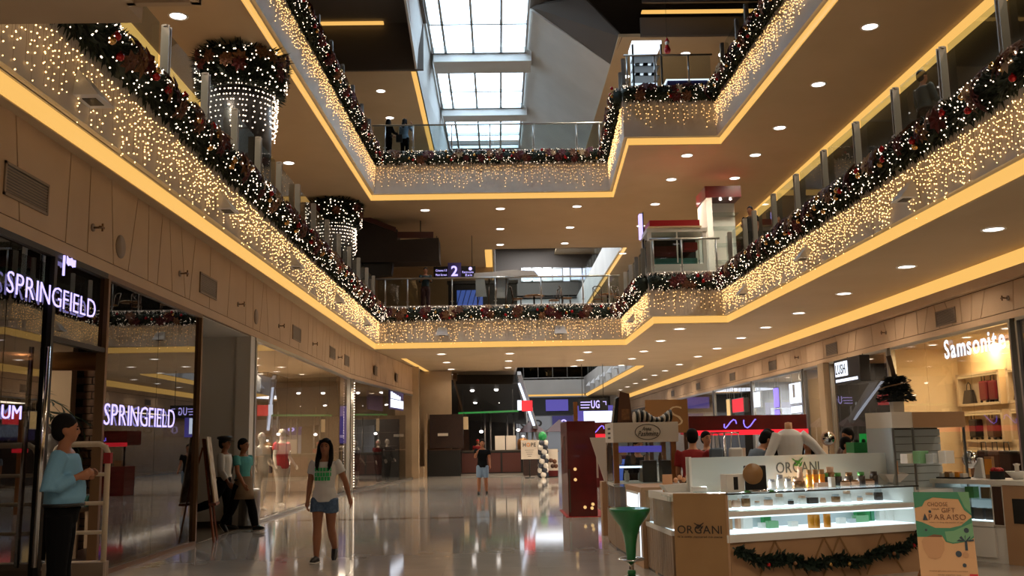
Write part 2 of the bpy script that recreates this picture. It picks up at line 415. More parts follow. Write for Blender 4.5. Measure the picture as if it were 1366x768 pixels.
# second and third floor walls
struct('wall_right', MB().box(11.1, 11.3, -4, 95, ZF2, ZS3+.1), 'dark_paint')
struct('wall_right.001', MB().box(12.6, 12.8, -4, 95, ZF3, 19), 'beige_wall')
struct('wall_left.001', MB().box(-9.2, -9.0, -4, 95, ZF2, ZS3+.1), 'beige_wall')
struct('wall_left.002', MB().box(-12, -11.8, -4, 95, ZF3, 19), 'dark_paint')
struct('wall_back', MB().box(-14, 14, 95, 95.2, -.3, 19), 'dark_paint')
struct('wall_front', MB().box(-14, 14, -8.2, -8, -.3, 19), 'beige_wall')
struct('wall_left.003', MB().box(-14.2, -14, -8.2, 95, -.3, 19), 'dark_paint')
struct('wall_right.003', MB().box(14, 14.2, -8.2, 95, -.3, 19), 'dark_paint')

# roof: skylight at 18.3 m, slopes, bulkheads
ZK = 18.3; SX0, SX1 = -2.6, 1.42
BAYS = [(25.6, 31.8), (33.2, 40.3), (41.7, 47.4), (48.4, 54.2)]
rf = MB().box(-14, SX0, -8.2, 95, ZK+.25, ZK+.5).box(SX1, 14, -8.2, 95, ZK+.25, ZK+.5).box(SX0, SX1, -8.2, 25.6, ZK+.25, ZK+.5).box(SX0, SX1, 54.2, 95, ZK+.25, ZK+.5)
struct('ceiling', rf, 'dark_ceiling')
bm = MB()
for a, b in ((31.8, 33.2), (40.3, 41.7), (47.4, 48.4)): bm.box(SX0, SX1+.25, a, b, ZK-.35, ZK+.3)
struct('trim_6', bm, 'upper_paint')
for n, (a, b) in enumerate(BAYS):
    wf = MB(); xs = [SX0, SX0+.55, SX0+1.75, SX0+2.95, SX1]; ym = a+(b-a)*.58
    for x in xs: wf.box(x-.05, x+.05, a, b, ZK, ZK+.16)
    for y in (a+.05, ym, b-.05): wf.box(SX0, SX1, y-.05, y+.05, ZK, ZK+.16)
    wo = struct('window_1', wf, 'steel')
    for i in range(4):
        for y0, y1 in ((a+.05, ym), (ym, b-.05)):
            MB().box(xs[i]+.05, xs[i+1]-.05, y0+.05, y1-.05, ZK+.07, ZK+.085).build('pane', 'sky_glass', wo)
struct('wall_left.004', MB().prism([(SX0,25,ZK+.3),(SX0,56,ZK+.3),(-3.0,56,ZC+.0),(-3.0,36.7,ZC),(-3.0,25,ZC+1.9)], (-.08,0,0)), 'upper_paint')
sl = MB(); q = [(SX1,25,ZK+.3),(4.6,36.4,ZC),(4.6,60,ZC),(SX1,60,ZK+.3)]
sl.prism([(SX1,36.4,ZK+.25),(4.65,36.4,ZC),(4.65,60,ZC),(SX1,60,ZK+.25)], (.06,0,.12)); struct('ceiling', sl, 'upper_paint')
struct('ceiling', MB().box(4.6, 13, 33.7, 95, ZC, ZC+.12).box(-12, -3.0, 36.7, 95, ZC, ZC+.12), 'ceiling_paint')
struct('ceiling', MB().box(-12, -2.62, 22, 36.7, ZC+1.95, ZC+2.05).box(4.6, 13, 22, 33.0, ZC+1.95, ZC+2.05).box(1.42, 4.6, 22, 30, ZC+2.1, ZC+2.2), 'dark_ceiling')
struct('wall_front.001', MB().box(-12, -2.75, 36.6, 36.75, ZC, ZC+2.0).box(5.4, 13, 33.6, 33.75, ZC, ZC+.7).box(5.4, 13, 33.0, 33.1, ZC+1.0, ZC+2.0), 'dark_ceiling')
gp = [at(705,8,Y=36.4), Vector((4.62,36.4,ZC+.02)), at(830,50,Y=33.7), at(780,-2,Y=34.3)]
struct('wall_front.002', MB().prism(gp, (0,.06,.12)), 'dark_ceiling')
tag(MB().box(5.4, 13, 33.1, 33.35, ZC+.72, ZC+.76).build('cove_light', 'cove_glow'), 'short golden cove light under the roof above the third floor kiosk', 'light')
tag(MB().box(-12, -4.3, 36.3, 36.55, ZC+1.85, ZC+1.9).build('cove_light', 'cove_glow'), 'thin golden cove light under the dark roof bulkhead beside the skylight', 'light')
tag(MB().prism([(-3.05,36.8,ZC-.02),(-3.25,36.8,ZC-.02),(-3.25,56,ZC-.02),(-3.05,56,ZC-.02)], (0,0,.015)).build('cove_light', 'cove_glow'), 'slim golden cove light running along the skylight shaft', 'light')

# box-like bulkhead hanging over the left shops close to the viewer
struct('trim_7', MB().box(-5.0, -3.0, Y0, 7.93, 5.2, 5.7), 'beige_wall')
fr = MB().box(-3.0, -2.4, 7.55, 7.62, 5.2, 5.55).box(-3.0, -2.93, 6.2, 7.6, 5.2, 5.55).box(-2.47, -2.4, 6.2, 7.6, 5.2, 5.55).box(-2.93, -2.47, 6.2, 7.55, 5.5, 5.55)
struct('trim_8', fr, 'beige_wall')

# tan wall at the back of the second floor bridge
struct('wall_far', MB().box(-9, -.2, 52, 52.2, ZF2, ZS3), 'beige_wall')
# far ground floor walls
struct('wall_far', MB().box(-3.95, -2.35, 49.2, 49.4, 0, ZS2).box(-9, -3.9, 46.3, 46.5, 0, ZS2), 'beige_wall')

# ------------------------------------------------------------------ downlights
dl_d = MB().lathe([(.001,0),(.17,0)], 18, cap=False).mesh('diffuser', 'lamp_disc')
dl_r = MB().lathe([(.17,.004),(.185,-.012),(.215,-.012),(.22,.004)], 18, cap=False).mesh('trim_ring', 'white_plastic')
def downlight(x, y, z, label, group, power=0, s=1.0):
    t = thing('downlight', label, 'light', (x, y, z-.012), 0, group)
    a = link('diffuser', dl_d, t); b = link('trim_ring', dl_r, t)
    if s != 1: t.scale = (s, s, s)
    if power: area('downlight_lamp', (x, y, z-.05), power, .3, WARM, spread=2.5)
def row(x, ys, z, where, group, power):
    for i, y in enumerate(ys):
        downlight(x, y, z, '%s white downlight in the row %s' % (ORD[i], where), group, power if y < 60 else 0)
G = 'ground floor ceiling downlights'
row(8.87, [9.4, 13.1, 16.88, 20.63, 24.5, 28.3, 31.9, 35.2, 39.2, 43, 47.5, 51.7, 55.2, 59, 63, 67, 71], ZS2, 'nearest the luggage shop wall', G, 36)
row(6.02, [31.92, 35.76, 39.97, 43.6, 47.4], ZS2, 'behind the notched atrium corner', G, 60)
row(3.7, [39.9, 43.9, 47.4], ZS2, 'before the far atrium, third from the clothes shops', G, 62)
row(.5, [39.98, 43.7, 47.7], ZS2, 'along the middle of the far ceiling', G, 75)
row(-2.3, [39.75, 43.95, 48.1, 51.9, 56.4], ZS2, 'beside the short far cove light', G, 12)
for i, x in enumerate((-2.3, 2.0, 6.0)):  # unseen rows added to brighten the near bulkhead, floor and people
    row(x, [-3, 1, 4.6], ZS2, ('added unseen over the viewer on the clothes shop side','added unseen over the viewer in the middle','added unseen over the viewer on the kiosk side')[i], G, 60)
G = 'downlights under the third floor'
row(8.75, [10.2, 13.9, 17.6, 21.27, 24.96, 28.63, 31.5, 34.4, 38.3, 42.2, 46], ZS3, 'over the gallery with the dark shops', G, 92)
row(6.44, [31.45, 34.46, 38.2, 42.2, 48.6], ZS3, 'above the red-topped gallery stall', G, 92)
row(3.3, [38.4, 42.3, 45.8], ZS3, 'above the cafe chairs', G, 92)
row(.2, [38.6, 42.4, 45.9], ZS3, 'above the numbered floor sign', G, 92)
row(-2.86, [38.68], ZS3, 'by the dark hanging canopy', G, 0)
row(-6.9, [9, 12.9, 16.6, 20.3, 24, 27.9, 31.7], ZS3, 'over the gallery with garlanded columns', G, 92)
G = 'roof downlights'
row(-4.7, [38.9, 42.3], ZC, 'beside the skylight shaft', G, 90)
row(5.35, [37.6, 40.6], ZC, 'by the white roof slope', G, 90)
row(5.55, [35.3], ZC, 'above the third floor kiosk, inner one', G, 90)
row(7.35, [35.3], ZC, 'above the third floor kiosk, outer one', G, 90)
# ================================================================== WALLS WITH BULKHEAD PANELS
def bulkhead(name, side, x, ya, yb, z0, z1, seed, bend=None):
    """panelled wall band over the shops; slanted joints split it into panels. side +1: faces +X"""
    rr = random.Random(seed)
    A, B = Vector((x[0], ya, 0)), Vector((x[1], yb, 0)); t = (B-A).normalized(); L = (B-A).length; nrm = Vector((t.y, -t.x, 0))*(1 if side > 0 else -1)
    back = MB(); q = [A, B, B-nrm*.25, A-nrm*.25]; back.prism([(p.x, p.y, z0) for p in q], (0, 0, z1-z0))
    wall = struct(name, back, 'joint_dark')
    s = 0; lo = hi = 0.0; g = .026
    while s < L-.05:
        s = s+rr.choice((.5, .75, 1.0, 1.25, .6))
        if s > L-.3: nlo = nhi = L
        else: k = rr.uniform(-.36, .36); nlo, nhi = s-k/2, s+k/2
        P = lambda u, z: A+t*u+nrm*.0+Vector((0, 0, z))
        poly = [P(lo+g/2, z0+.16), P(nlo-g/2, z0+.16), P(nhi-g/2, z1-.02), P(hi+g/2, z1-.02)]
        MB().prism(poly, nrm*.03).build('panel', 'wall_panel', wall)
        lo, hi = nlo, nhi
        if nlo == L: break
    q = [A, B, B+nrm*.05, A+nrm*.05]
    MB().prism([(p.x, p.y, z0) for p in q], (0, 0, .14)).build('rail', 'wall_panel', wall)
    return wall
BB = [(-5.15, 33.9), (-4.05, 46.3)]
bulkhead('wall_left', 1, (XL, XL), 5, 33.9, ZB, 5.2, 3)
bulkhead('wall_left', 1, (BB[0][0], BB[1][0]), 33.9, 46.3, ZB, 5.2, 5)
bulkhead('wall_right', -1, (XR, XR), 6, 82, ZB, 4.64, 8)

def vent(Y, z, label, x, side, w=1.0, h=.36):
    t = thing('air_vent', label, 'vent', (x, Y, z), 0, 'wall air vents')
    d = .03*side
    m = MB(); ox = sorted((.03*side, .05*side))
    for b in ((-w/2, w/2, -h/2, -h/2+.03), (-w/2, w/2, h/2-.03, h/2), (-w/2, -w/2+.03, -h/2, h/2), (w/2-.03, w/2, -h/2, h/2)): m.box(ox[0], ox[1], b[0], b[1], b[2], b[3])
    m.build('frame', 'vent_metal', t)
    MB().box(min(.03*side,.034*side), max(.03*side,.034*side), -w/2, w/2, -h/2, h/2).build('backing', 'black', t)
    n = 9
    sl = MB().prism([(.034*side, -w/2+.03, -.012), (.034*side, w/2-.03, -.012), (.046*side, w/2-.03, .0), (.046*side, -w/2+.03, .0)], (0, 0, .006)).mesh('slat', 'vent_metal')
    for i in range(n): link('slat', sl, t).location = (0, 0, -h/2+.04+i*(h-.07)/n+.01)
    return t
for i, y in enumerate((10.42, 17.15, 24.8, 30.2, 33.1)): vent(y, 4.42, '%s grey louvred vent in the panelled band above the left shop fronts' % ORD[i].capitalize(), XL, 1)
for i, y in enumerate((38.0, 42.2)):
    vent(y, 4.42, '%s small vent on the angled band over the far clothes window' % ('Nearer' if i == 0 else 'Farther'), BB[0][0]+(y-33.9)/12.4*1.1+.02, 1)
for i, y in enumerate((14.5, 22.2, 30.0, 36.6, 43, 50.5, 58)): vent(y, 4.27, '%s grey louvred vent in the panelled band over the right shops' % ORD[i].capitalize(), XR, -1)
def sprinkler(x, y, z, side, label):
    t = thing('wall_sprinkler', label, 'sprinkler', (x, y, z), 0, 'wall sprinklers')
    MB().tube([(.03*side,0,0),(.05*side,0,0)], .05, 10).build('plate', 'vent_metal', t)
    m = MB().tube([(.05*side,0,0),(.16*side,0,0)], .014, 6); m.box(min(.13*side,.17*side), max(.13*side,.17*side), -.05, .05, -.012, .012); m.box(min(.15*side,.17*side), max(.15*side,.17*side), -.008, .008, -.05, .05)
    m.build('nozzle', 'bronze', t)
for i, y in enumerate((12.17, 15.48+.1, 19.14, 22.77, 27.0, 31.3)): sprinkler(XL, y, 4.38, 1, '%s small brass sprinkler on the panelled band at left' % ORD[i])
for i, y in enumerate((19.4, 25.7, 33.4)): sprinkler(XR, y, 4.3, -1, '%s small brass sprinkler on the panelled band over the right shops' % ORD[i])
def wspk(y, label):
    t = MB().tube([(XL+.03, y, 4.32), (XL+.045, y, 4.32)], .16, 18).build('wall_speaker', 'vent_metal'); tag(t, label, 'speaker')
wspk(13.1, 'round flush speaker cover between slanted wall joints, nearer one'); wspk(20.6, 'round flush speaker cover above the white pillar recess')

# ================================================================== LEFT SHOP 1 (dark glass)
struct('wall_left', MB().box(-13, -12.8, 4, 20.3, 0, ZB), 'beige_wall')
struct('wall_left', MB().box(-12.8, XL-.02, 4, 4.15, 0, ZB), 'beige_wall')
struct('ceiling', MB().box(-13, XL-.02, 4, 16.8, ZB-.05, ZB+.05), 'dark_paint')
struct('wall_left', MB().box(-12.8, XL-.06, 16.8, 16.9, 0, ZB), 'brown_dark')
struct('wall_left', MB().box(-9.6, -6.9, 15.9, 16.1, 0.02, 3.7), 'beige_wall')
# brick wall behind the glass, bricks laid as pieces
bw = struct('wall_left', MB().box(-7.0, -5.4, 16.25, 16.45, 0.02, 3.8), 'joint_dark')
bk = MB().add([(.006,0,.006),(.294,0,.006),(.294,0,.114),(.006,0,.114),(.012,-.02,.012),(.288,-.02,.012),(.288,-.02,.108),(.012,-.02,.108)], [(4,5,6,7),(0,1,5,4),(1,2,6,5),(2,3,7,6),(3,0,4,7)]).mesh('brick', 'brick')
for r in range(24):
    for c in range(5):
        x = -7.0+c*.3+(.15 if r % 2 else 0)
        if x+.3 <= -5.38: link('brick', bk, bw).location = (x, 16.25, .02+r*.12)
def glass_front(name, label, A, B, cuts, z1, gm, fm, z0=.06, frame=.06, inset=0.0, frames=True):
    "run of frameless shop panes between thin frames"
    A, B = Vector((*A, 0)), Vector((*B, 0)); t = (B-A).normalized(); L = (B-A).length; n = Vector((t.y, -t.x, 0))
    o = thing(name, label, 'shop window', tuple(A), math.atan2(t.y, t.x))
    MB().box(0, L, -.05, .05, max(0, z0-.06), z0).build('sill', fm, o)
    MB().box(0, L, -.05, .05, z1-.07, z1).build('header', fm, o)
    cuts = [0]+list(cuts)+[L]
    for i in range(len(cuts)-1):
        MB().box(cuts[i]+.006, cuts[i+1]-.006, -.006, .006, z0, z1-.07).build('pane', gm, o)
    if frames:
        for x in (0, L): MB().box(max(0, x-.07), min(L, x+.07), -.06, .06, z0, z1-.07).build('frame_post', fm, o)
    return o
sw1 = glass_front('shop_window', 'tall dark shop window with glowing violet letter signs', (XL, 12.7), (XL, 16.84), (2.1,), ZB, 'dark_shop_glass', 'bronze')
sw0 = glass_front('shop_window', 'near dark glass door front left of the man in the blue shirt', (XL, 5.5), (XL, 11.2), (1.5, 3.6, 4.7), ZB, 'dark_shop_glass', 'black')
MB().tube([(5.45,-.1,.35),(5.5,-.1,2.75)], .028, 10).build('door_handle', 'chrome', sw0)
tr = glass_front('glass_transom', 'dark glass strip over the open shop doorway', (XL, 11.2), (XL, 12.7), (), ZB, 'dark_shop_glass', 'black', z0=2.9, frames=False)
def sign_letters(name, label, string, p, right, w, h, m, up=(0,0,1), ext=.004, off=0.0, cat='sign', skew=0):
    t = thing(name, label, cat, tuple(p)); M = wallM((0,0,0), right, up)
    for b in text_mb(string, w, h, ext, off, M=M, each=True, skew=skew): b.build('letter', m, t)
    return t
sign_letters('letter_sign', 'large glowing violet white letters high on the dark shop window', 'SPRINGFIELD', (XL+.066, 10.06, 3.23), (0,1,0), 2.24, .23, 'sign_violet', off=-.012)
sign_letters('letter_sign', 'glowing violet white letters low on the dark shop window beside the man', 'SPRINGFIELD', (XL+.066, 12.74, 1.91), (0,1,0), 2.75, .28, 'sign_violet', off=-.012)
sign_letters('letter_sign', 'short glowing violet letters at the edge of the near glass door', 'LUM', (XL+.066, 9.95, 1.93), (0,1,0), .58, .14, 'sign_violet')
t = thing('flag_sign', 'small glowing violet flag emblem above the upper letter sign', 'sign', (XL+.07, 11.34, 3.62))
MB().box(-.01, .01, -.012, .012, 0, .24).build('pole', 'sign_violet', t)
fg = MB()
for i in range(4): fg.prism([(0, .06+i*.06, .16-.015*(i % 2)), (0, .11+i*.06, .15-.015*((i+1) % 2)), (0, .11+i*.06, .235-.015*((i+1) % 2)), (0, .06+i*.06, .245-.015*(i % 2))], (.012,0,0))
fg.build('flag', 'sign_violet', t)
# interior of shop 1
t = thing('wall_cabinet', 'tall dark shelving cabinet below the beige wall of the dark shop', 'cabinet', (-8.2, 15.5, .005)); MB().box(-1.4,1.35,0,.38,0,2.0).build('body', 'brown_dark', t)
for z in (.5,1.0,1.5): MB().box(-1.35,1.3,-.03,0,z,z+.03).build('shelf', 'wood_dark', t)
def palm(loc, h, n, label, mleaf='palm_leaf', seed=1, pot=True):
    rr = random.Random(seed); t = thing('potted_palm', label, 'plant', loc)
    if pot: MB().lathe([(.16,0),(.2,.05),(.24,.42),(.22,.42),(.2,.36),(.001,.36)], 16).build('pot', 'black', t)
    MB().tube([(0,0,.36),(.02,.02,h*.5),(0,0,h*.72)], [.04,.035,.02], 7).build('stem', 'bark', t)
    for i in range(n):
        a = i*2.4+rr.uniform(-.2,.2); L = rr.uniform(.7,1.1)*h*.42; z0 = h*rr.uniform(.55,.72); m = MB(); pts = []
        el = rr.uniform(.3,1.2)
        for k in range(7):
            s = k/6*L; pts.append(Vector((math.cos(a)*s*math.cos(el*.8), math.sin(a)*s*math.cos(el*.8), z0+s*math.sin(el)-1.1*s*s/L*.7)))
        m.tube(pts, [.008]*7, 4)
        for k in range(1, 7):
            for sd in (-1, 1):
                p = pts[k]; d = (pts[k]-pts[k-1]).normalized(); sx = d.cross(Vector((0,0,1))).normalized()*sd
                q = p+sx*.24*(1-.09*k)+d*.16+Vector((0,0,-.07)); mid = (p+q)/2+d*.02
                m.add([p-d*.018, mid-d*.022, q, mid+d*.022], [(0,1,2,3)]); m.add([p-d*.018+Vector((0,0,-.003)), mid-d*.022+Vector((0,0,-.003)), q, mid+d*.022+Vector((0,0,-.003))], [(3,2,1,0)])
        m.build('frond', mleaf, t)
    return t
palm((-6.6, 13.6, .006), 3.1, 15, 'tall dark palm behind the shop glass beside the copper duct', seed=4)
palm((-7.9, 12.0, .006), 2.9, 12, 'feathery palm behind the near glass door', seed=9)
t = thing('air_duct', 'round copper coloured duct hanging inside the dark shop', 'duct', (-6.6, 14.3, 2.9))
MB().tube([(-.9,0,0),(.9,.4,0)], .14, 16).build('pipe', 'copper', t)
hg = MB(); hg.tube([(-.5,.1,.13),(-.5,.1,.92)], .01, 6); hg.tube([(.5,.3,.13),(.5,.3,.92)], .01, 6); hg.build('hanger', 'black', t)
t = thing('framed_picture', 'black framed picture on the beige wall inside the dark shop', 'picture', (-8.6, 15.88, 2.25))
MB().box(-.35,.35,-.02,0,-.45,.45).build('frame', 'black', t); MB().box(-.29,.29,-.026,-.02,-.39,.39).build('print', 'paper', t)
def bag(loc, rz, label, s=1.0):
    t = thing('paper_bag', label, 'bag', loc, rz, 'brown paper shopping bags')
    MB().add([(-.13,-.06,0),(.13,-.06,0),(.13,.06,0),(-.13,.06,0),(-.12,-.05,.4),(.12,-.05,.4),(.12,.05,.4),(-.12,.05,.4)], [(0,3,2,1),(0,1,5,4),(1,2,6,5),(2,3,7,6),(3,0,4,7),(4,5,6,7)]).build('body', 'kraft', t)
    h = MB()
    for y in (-.05,.05): h.tube([(-.05,y,.38),(-.045,y,.5),(0,y,.54),(.045,y,.5),(.05,y,.38)], .006, 5)
    h.build('handle', 'white_plastic', t); MB().box(-.03,.05,-.068,-.062,.16,.26).build('label_patch', 'white_plastic', t)
    MB().tube([(0,-.062,.2),(0,-.056,.2)], .07, 12).build('round_print', 'brown_dark', t)
    t.scale = (s, s, s*1.1)
struct('floor.009', MB().box(-6.4, XL-.08, 12.8, 16.2, .004, .1), 'brown_dark')
for i, (px, py) in enumerate(((167, 735), (187, 730), (230, 712))):
    p = at(px, py, X=-5.5); bag((-5.5, p.y, .1), PI/2+.2*(i-1), ('brown paper bag nearest the man behind dark glass', 'middle brown paper bag behind dark glass', 'brown paper bag behind glass close to the white pillar')[i], 1.0+.1*(i == 2))
t = thing('display_table', 'low wooden display table behind the dark shop window', 'table', (-6.2, 14.9, .01))
MB().box(-.3,.3,-.9,.9,.72,.77).build('tabletop', 'wood_plank', t)
for x in (-.25,.25):
    for y in (-.8,.8): MB().box(x-.03,x+.03,y-.03,y+.03,0,.72).build('leg', 'wood_plank', t)
for i in range(4):
    st = MB().box(-.2,.2,-.15,.15,0,.05).box(-.19,.19,-.14,.14,.05,.1).box(-.2,.2,-.15,.15,.1,.14).build('folded_clothes', ('white_plastic','cloth_teal','cloth_grey','cloth_dark')[i]); st.location = (-6.2, 14.3+i*.42, .785)
    tag(st, ('white','teal','grey','black')[i]+' pile of folded clothes on the display table behind dark glass', 'clothes')
def gate(loc, rz, label):
    t = thing('security_gate', label, 'gate', loc, rz, 'shop security gates')
    MB().tube([(-.3,0,.02),(-.3,0,1.55),(-.27,0,1.62),(-.2,0,1.66),(.2,0,1.66),(.27,0,1.62),(.3,0,1.55),(.3,0,.02)], .032, 10).build('frame', 'gate_white', t)
    for z in (.35, .68, 1.0, 1.32): MB().tube([(-.28,0,z),(.28,0,z)], .022, 8).build('rung', 'gate_white', t)
    MB().box(.262,.338,-.04,.04,1.44,1.56).build('red_collar', 'cloth_red', t)
    MB().box(-.33,.33,-.09,.09,0,.36).build('base', 'vent_metal', t)
gate((-4.75, 11.3, 0), .05, 'pale ladder-like security gate beside the man in the blue shirt')
gate((-5.55, 9.9, .005), .3, 'pale ladder-like security gate at the near glass door')
for i, (x, y) in enumerate(((-7, 8.5), (-7.5, 11), (-9.5, 10), (-7.6, 14.3), (-9.5, 14))):
    downlight(x, y, ZB-.05, '%s bright spot lamp in the black ceiling of the dark shop' % ORD[i], 'dark shop lamps', 26, .5)
area('shop_lamp', (-8.2, 12.5, 3.7), 60, 1.2, WARM)

# ================================================================== RECESS AND PILLAR
struct('ceiling', MB().box(-9, XL-.02, 16.9, 20.4, ZB-.02, ZB+.06), 'white_wall')
struct('wall_left', MB().box(-9, -5.42, 20.3, 20.45, 0, ZB), 'white_wall')
struct('wall_left', MB().box(-9.1, -9, 16.9, 20.3, 0, ZB), 'white_wall')
struct('trim_9', MB().box(-5.42, -5.12, 20.25, 20.6, 0, ZB), 'white_wall')
struct('baseboard_left', MB().box(-8.9, -5.42, 20.28, 20.3, 0, .12), 'steel_dark')
# easel with a board, seen edge-on
t = thing('easel', 'wooden easel holding a printed board beside the dark window', 'easel', (-4.92, 17.3, 0), PI/2+.18)
for x in (-.28, .28): MB().bar((x,-.02,0), (x*.55,.22,1.75), .035, .03).build('leg', 'wood_red', t)
MB().bar((0,.62,0), (0,.24,1.6), .035, .03).build('leg', 'wood_red', t); MB().box(-.3,.3,-.04,.08,.62,.66).build('ledge', 'wood_red', t)
MB().prism([(-.32,.0,.67),(.32,.0,.67),(.32,.16,1.78),(-.32,.16,1.78)], (0,-.02,.0)).build('board', 'paper', t)
t = thing('waste_bin', 'round steel waste bin behind the man in the apron', 'bin', (-5.0, 20.95-1.0, 0))
MB().lathe([(.2,0),(.21,.02),(.21,.72),(.2,.76),(.16,.78),(.15,.74),(.001,.74)], 20).build('body', 'steel', t); MB().lathe([(.215,.0),(.218,.05),(.215,.06)], 20).build('base_ring', 'black', t)

# ================================================================== LEFT SHOP 2 (lit clothes shop)
struct('wall_left', MB().box(-12.9, -12.7, 20.4, 47, 0, ZB), 'beige_wall')
struct('ceiling', MB().box(-12.9, XL-.02, 20.4, 33.9, ZB-.04, ZB+.06).prism([(-12.9,33.9,ZB-.04),(BB[0][0]-.03,33.9,ZB-.04),(BB[1][0]-.03,46.3,ZB-.04),(-12.9,46.3,ZB-.04)], (0,0,.1)), 'ceiling_paint')
struct('wall_left', MB().box(-8.6, -8.4, 24, 33, 0, ZB-.05), 'white_wall')
struct('wall_left', MB().box(-12.7, -5.6, 34.6, 34.75, 0, ZB-.05), 'beige_wall')
struct('floor', MB().box(-8.3, XL-.08, 20.7, 33.8, .004, .08), 'shop_floor')
glass_front('shop_window', 'long clear clothes shop window with a mannequin in red', (XL, 20.62), (XL, 33.8), (1.95, 3.35, 5.1, 7.7, 9.3, 11.2), ZB, 'shop_glass', 'steel')
dB = (Vector((*BB[1], 0))-Vector((*BB[0], 0))).length
glass_front('shop_window', 'far angled clothes shop window with dark suits on display', BB[0], BB[1], (3.0, 6.2, 9.4), ZB, 'shop_glass', 'steel')
struct('trim_10', MB().box(-4.2, -3.75, 46.1, 46.6, 0, 5.2), 'beige_wall')
t = thing('light_column', 'column of sparkling mirror lights between the two clothes windows', 'light', (-5.05, 33.9, 0))
MB().box(-.07,.07,-.07,.07,0,3.85).build('mirror', 'chrome', t)
lb = MB()
for k in range(40): lb.octa((.08, RND.uniform(-.05,.05), .2+k*.09), .018)
lb.build('bulbs', 'bulb_white', t, kind='stuff')
q = at(521, 541, X=-4.25); t = thing('lit_sign', 'glowing violet white block sign at the far end of the clothes windows', 'sign', tuple(q), -.09)
MB().box(-.05,0,-.15,2.75,-.12,.62).build('board', 'violet_panel', t); MB().box(0,.02,0,2.6,-.05,.27).build('lit_band', 'sign_white', t)
for k in range(5): MB().box(0,.02,.05+k*.42,.32+k*.42,.3,.56-.03*k).build('lit_block', 'sign_white', t)
t = thing('hanging_sign', 'dark hanging shop sign with lit edge seen through the clothes window', 'sign', (-6.6, 26.6, 3.1), .15)
MB().box(-.06,.06,-1.2,1.2,0,.42).build('board', 'black', t); MB().box(-.02,.02,-1.28,-1.2,0,.45).build('lit_edge', 'sign_white', t)
h2 = MB()
for y in (-.8,.8): h2.tube([(0,y,.42),(0,y,.72)], .012, 6)
h2.build('hanger', 'black', t)
for i, (x, y) in enumerate(((-6.2,22),(-6.2,25),(-6.2,28),(-6.2,31),(-7.4,23.5),(-7.4,27),(-7.4,30.5),(-6.5,36.5),(-6,40),(-5.6,43.5))):
    downlight(x, y, ZB-.04, '%s white downlight inside the clothes shops' % ORD[i].capitalize(), 'clothes shop lamps', 30, .6)
area('shop_lamp', (-6.9, 27, 3.7), 650, 5, WARM, size_y=1.6, rot=(0,0,PI/2)); area('shop_lamp', (-7, 40, 3.7), 300, 4, WARM, size_y=1.6, rot=(0,0,PI/2))
# clothes rails
def rail(loc, rz, n, cols, label, seed):
    rr = random.Random(seed); t = thing('clothes_rail', label, 'clothes rail', loc, rz)
    for x in (-.75, .75): MB().tube([(x,0,0),(x,0,1.5)], .016, 8).build('post', 'chrome', t)
    MB().tube([(-.75,0,1.5),(.75,0,1.5)], .016, 8).build('bar', 'chrome', t)
    for x in (-.75, .75): MB().box(x-.02,x+.02,-.25,.25,0,.03).build('foot', 'chrome', t)
    wld = Matrix.Translation(Vector(loc)) @ Matrix.Rotation(rz, 4, 'Z')
    for i in range(n):
        x = -.66+i*1.32/(n-1); w = rr.uniform(.2,.25); l = rr.uniform(.62,.85); m = MB()
        m.prism([wld @ Vector(q) for q in ((x-.025,-w,1.36),(x-.025,-.05,1.45),(x-.025,.05,1.45),(x-.025,w,1.36),(x-.025,w*.9,1.42-l),(x-.025,-w*.9,1.42-l))], wld.to_3x3() @ Vector((.05,0,0)))
        m.tube([wld @ Vector((x,0,1.44)), wld @ Vector((x,0,1.53)), wld @ Vector((x,.02,1.53))], .005, 4)
        c = cols[i % len(cols)]
        tag(m.build('hanging_garment', c), '%s garment, %s along the %s' % (CN.get(c, 'dark'), ORD[i], label), 'garment', 'garments on rails')
CN = {'cloth_dark': 'black', 'cloth_red': 'red', 'cloth_grey': 'grey', 'cloth_teal': 'teal', 'white_plastic': 'white', 'brown_dark': 'brown', 'beige_wall': 'tan'}
rail((-7.3, 23.2, .085), .1, 10, ['cloth_dark','brown_dark','cloth_grey','white_plastic'], 'chrome rail of dark clothes by the red mannequin', 1)
rail((-7.2, 27.3, .085), .1, 9, ['cloth_red','cloth_red','cloth_dark','cloth_grey'], 'chrome rail with red clothes in the clear window', 2)
rail((-7.3, 31.0, .085), .1, 9, ['cloth_teal','cloth_grey','cloth_dark'], 'chrome rail of grey clothes deep in the clear window', 3)
rail((-6.2, 38.4, .01), .1, 9, ['cloth_dark','cloth_dark','brown_dark'], 'chrome rail of black clothes in the angled window', 4)
t = thing('display_screen', 'violet video screen inside the angled clothes window', 'screen', (-6.4, 36.9, 1.6), .2)
MB().box(-.9,.9,0,.08,0,1.5).build('case', 'black', t); MB().box(-.84,.84,-.01,0,.06,1.44).build('panel', 'screen_violet', t)
MB().box(-.1,.1,.0,.08,-1.6,0).build('stand', 'black', t)
t = thing('wall_cabinet', 'black wall cabinet with shelves behind the dark suits', 'cabinet', (-5.7, 44.3, .01), PI)
MB().box(-1.2,1.2,-.4,0,0,2.7).build('body', 'black', t)
for z in (.8,1.5,2.1): MB().box(-1.1,1.1,0,.06,z,z+.03).build('shelf', 'steel_dark', t)
